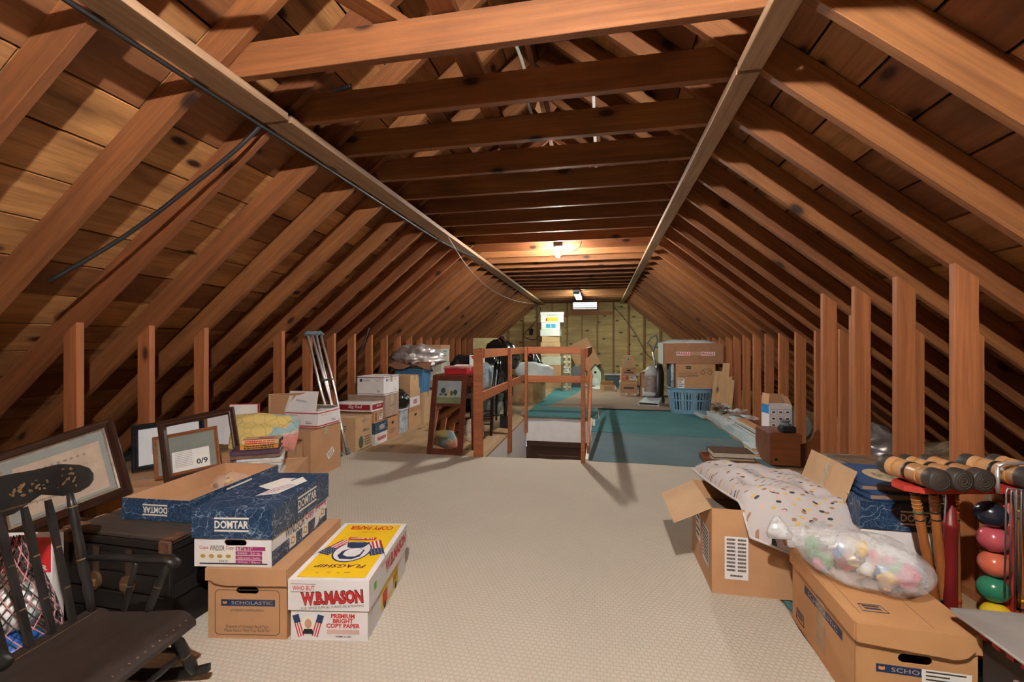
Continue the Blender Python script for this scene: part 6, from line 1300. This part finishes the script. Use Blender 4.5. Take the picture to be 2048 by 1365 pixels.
mallet('leftmost croquet mallet, its handle slanting, banded green', -.235, .12, 1); mallet('second croquet mallet from the left, handle banded black', -.165, .075, 0, 2); mallet('third croquet mallet from the left, beside the bent wires, banded red', -.09, .03, 2, -2); mallet('fourth croquet mallet, right of the wire handle, banded blue', .075, .02, 4, 3, .01); mallet('rightmost croquet mallet at the picture edge, banded yellow', .165, .0, 3, -3, .005)
for k, (x, z, c, lb_) in enumerate(((.055, .42, (.42, .07, .09), 'dull red croquet ball, upper one in the stand'), (.058, .333, (.55, .12, .07), 'orange red croquet ball in the stand'), (.055, .246, (.03, .20, .11), 'green croquet ball in the stand'), (.045, .508, (.015, .018, .03), 'black croquet ball at the top of the stand'))):
    o = tag(MB().lathe([(.044 * math.sin(math.pi * j / 12), -.044 * math.cos(math.pi * j / 12)) for j in range(13)], 20).build('croquet_ball', plain('ball paint %d' % k, c, .22, var=.15), None), lb_, 'ball'); o.location = cqM @ V(x - .005, -.0, z)
o = tag(MB().lathe([(.044 * math.sin(math.pi * j / 12), -.044 * math.cos(math.pi * j / 12)) for j in range(13)], 20).build('croquet_ball', plain('ball paint y', (.62, .42, .02), .25), None), 'yellow croquet ball lowest in the stand', 'ball'); o.location = cqM @ V(.05, -.01, .158)
for k in range(6):
    o = tag(MB().tube([(-.004, 0, -.34), (0, 0, 0), (.005, .004, .012), (.012 + .01 * k, 0, .012), (.02 + .012 * k, 0, 0), (.03 + .012 * k, .004, -.33)], .0028, 6).build('croquet_wicket', plain('dull wire', (.26, .26, .27), .4, metal=.8), None), 'bent wire croquet hoop hanging on the red stand', 'hoop', 'wire hoops on the croquet stand'); o.matrix_world = cqM @ TR(.022 + .010 * k, -.066 - .006 * k, .606) @ RZ(-25 + 10 * k)
# game box with a grey board on it, lower right corner
gx = thing('game_box', 'red and black patterned game box with white corner posts under the grey board', 'box', (1.69, 1.325, .006), 2); w, e, h = .36, .34, .315
MB().box((0, 0, h / 2), (w - .03, e - .03, h), ch=.004).build('body', plain('black game box', (.02, .015, .018), .5), gx)
for k in range(8): MB().box((-w / 2 + .010, -e / 2 + .03 + .04 * k, h - .02), (.008, .022, .03)).build('red_check', RED, gx)
for k in range(8): MB().box((-w / 2 + .03 + .042 * k, -e / 2 + .010, h - .02), (.022, .008, .03)).build('red_check', RED, gx)
for (x, y) in ((-.165, -.155), (-.165, .0), (.0, -.155)): MB().box((x, y, h / 2 - .02), (.026, .026, h - .04), ch=.003).build('corner_post', WTRIM, gx)
for k in range(5): MB().tube([(-.172, -.12 + .05 * k, .02), (-.17, -.12 + .05 * k, .20)], .009, 7).build('red_peg', plain('dark red peg', (.28, .01, .03), .35), gx)
MB().box((-.16, -.05, .215), (.03, .20, .04)).build('shelf_strip', plain('mauve board', (.30, .20, .19), .6), gx)
gy = thing('grey_board', 'flat grey metal board lying on the patterned game box', 'board', (1.69, 1.325, .3225), 2); MB().box((0, 0, .004), (.42, .40, .008), ch=.002).build('panel', plain('grey tin', (.34, .32, .30), .45, metal=.25, var=.12, vs=7), gy); MB().box((0, .196, .011), (.42, .008, .006)).box((.206, 0, .011), (.008, .384, .006)).build('turned_edge', plain('grey tin', (.34, .32, .30), .45), gy)
# ---------------------------------------------------------------- cables
CAB = plain('black cable sheath', (.015, .015, .017), .5); GCAB = plain('grey cable sheath', (.30, .28, .25), .5)
def cable(label, pts, r, mat, n=40):
    P = [V(*p) for p in pts]; out = []
    for i in range(len(P) - 1):
        p0, p1, p2, p3 = P[max(i - 1, 0)], P[i], P[i + 1], P[min(i + 2, len(P) - 1)]
        for k in range(8):
            t = k / 8; out.append(.5 * ((2 * p1) + (-p0 + p2) * t + (2 * p0 - 5 * p1 + 4 * p2 - p3) * t * t + (-p0 + 3 * p1 - 3 * p2 + p3) * t ** 3))
    out.append(P[-1]); return tag(MB().tube(out, r, 6).build('cable', mat, None), label, 'cable')
cable('black cable running along the outer edge of the left stringer', [(-1.165, -1.0, 2.185), (-1.165, 1.0, 2.18), (-1.165, 2.6, 2.18), (-1.16, 4.2, 2.175), (-1.10, 5.0, 2.18), (-1.02, 5.4, 2.18)], .010, CAB)
cable('black cable hanging in an arc across the left rafters', [(-1.16, 1.93, 2.185), (-1.28, 1.91, 2.07), (-1.47, 1.886, 1.925), (-1.82, 1.81, 1.645), (-2.10, 1.67, 1.40)], .010, CAB)
cable('short black cable bowed over the second collar tie on the left', [(-1.17, 2.28, 2.22), (-1.04, 2.22, 2.33), (-.90, 2.10, 2.39), (-.75, 2.05, 2.40)], .010, CAB)
cable('thin grey wire sagging from the left stringer towards the far gable', [(-1.02, 4.3, 2.18), (-1.2, 5.6, 2.10), (-1.30, 7.2, 2.02), (-1.28, 9.2, 2.02), (-1.12, 11.2, 2.12)], .005, GCAB)
cable('pale cable dangling from the ridge between the first ties', [(.05, 2.1, 2.62), (.10, 2.25, 2.50), (.09, 2.40, 2.42), (.12, 2.75, 2.40)], .009, GCAB)
cable('black wire drooping down the far wall on the right', [(.86, 12.33, 2.1), (1.25, 12.30, 1.62), (1.50, 12.30, 1.20), (1.72, 12.30, .82), (2.0, 12.30, .6)], .008, CAB)
cable('black wire looped on the far wall left of the tall stack', [(-1.15, 12.30, 2.15), (-1.05, 12.3, 1.7), (-1.25, 12.3, 1.25), (-1.6, 12.3, 1.35), (-1.25, 12.3, 1.75), (-1.12, 12.3, 2.12)], .008, CAB)
cable('black cable hanging beside the studs above the white mail box', [(-2.30, 5.05, 1.30), (-2.33, 4.98, 1.10), (-2.44, 4.93, .80), (-2.44, 4.92, .30)], .010, CAB)
cable('black wire curling beside the stair bulb fixture', [(.05, 5.22, 2.25), (.15, 5.20, 2.17), (.26, 5.15, 2.22), (.28, 5.13, 2.36)], .005, CAB)
o = thing('standing_tube', 'white tube standing in the left eave behind the frames', 'tube', (-2.55, 2.95, 0), 0); MB().tube([(0, 0, 0), (0, 0, .75)], .035, 12).build('tube', plain('white pipe greyed for shade', (.42, .42, .43), .5), o); MB().tube([(0, 0, .735), (0, 0, .77)], .038, 12).build('end_cap', WTRIM, o)  # white pipe; the eave's shade is put into its grey base colour
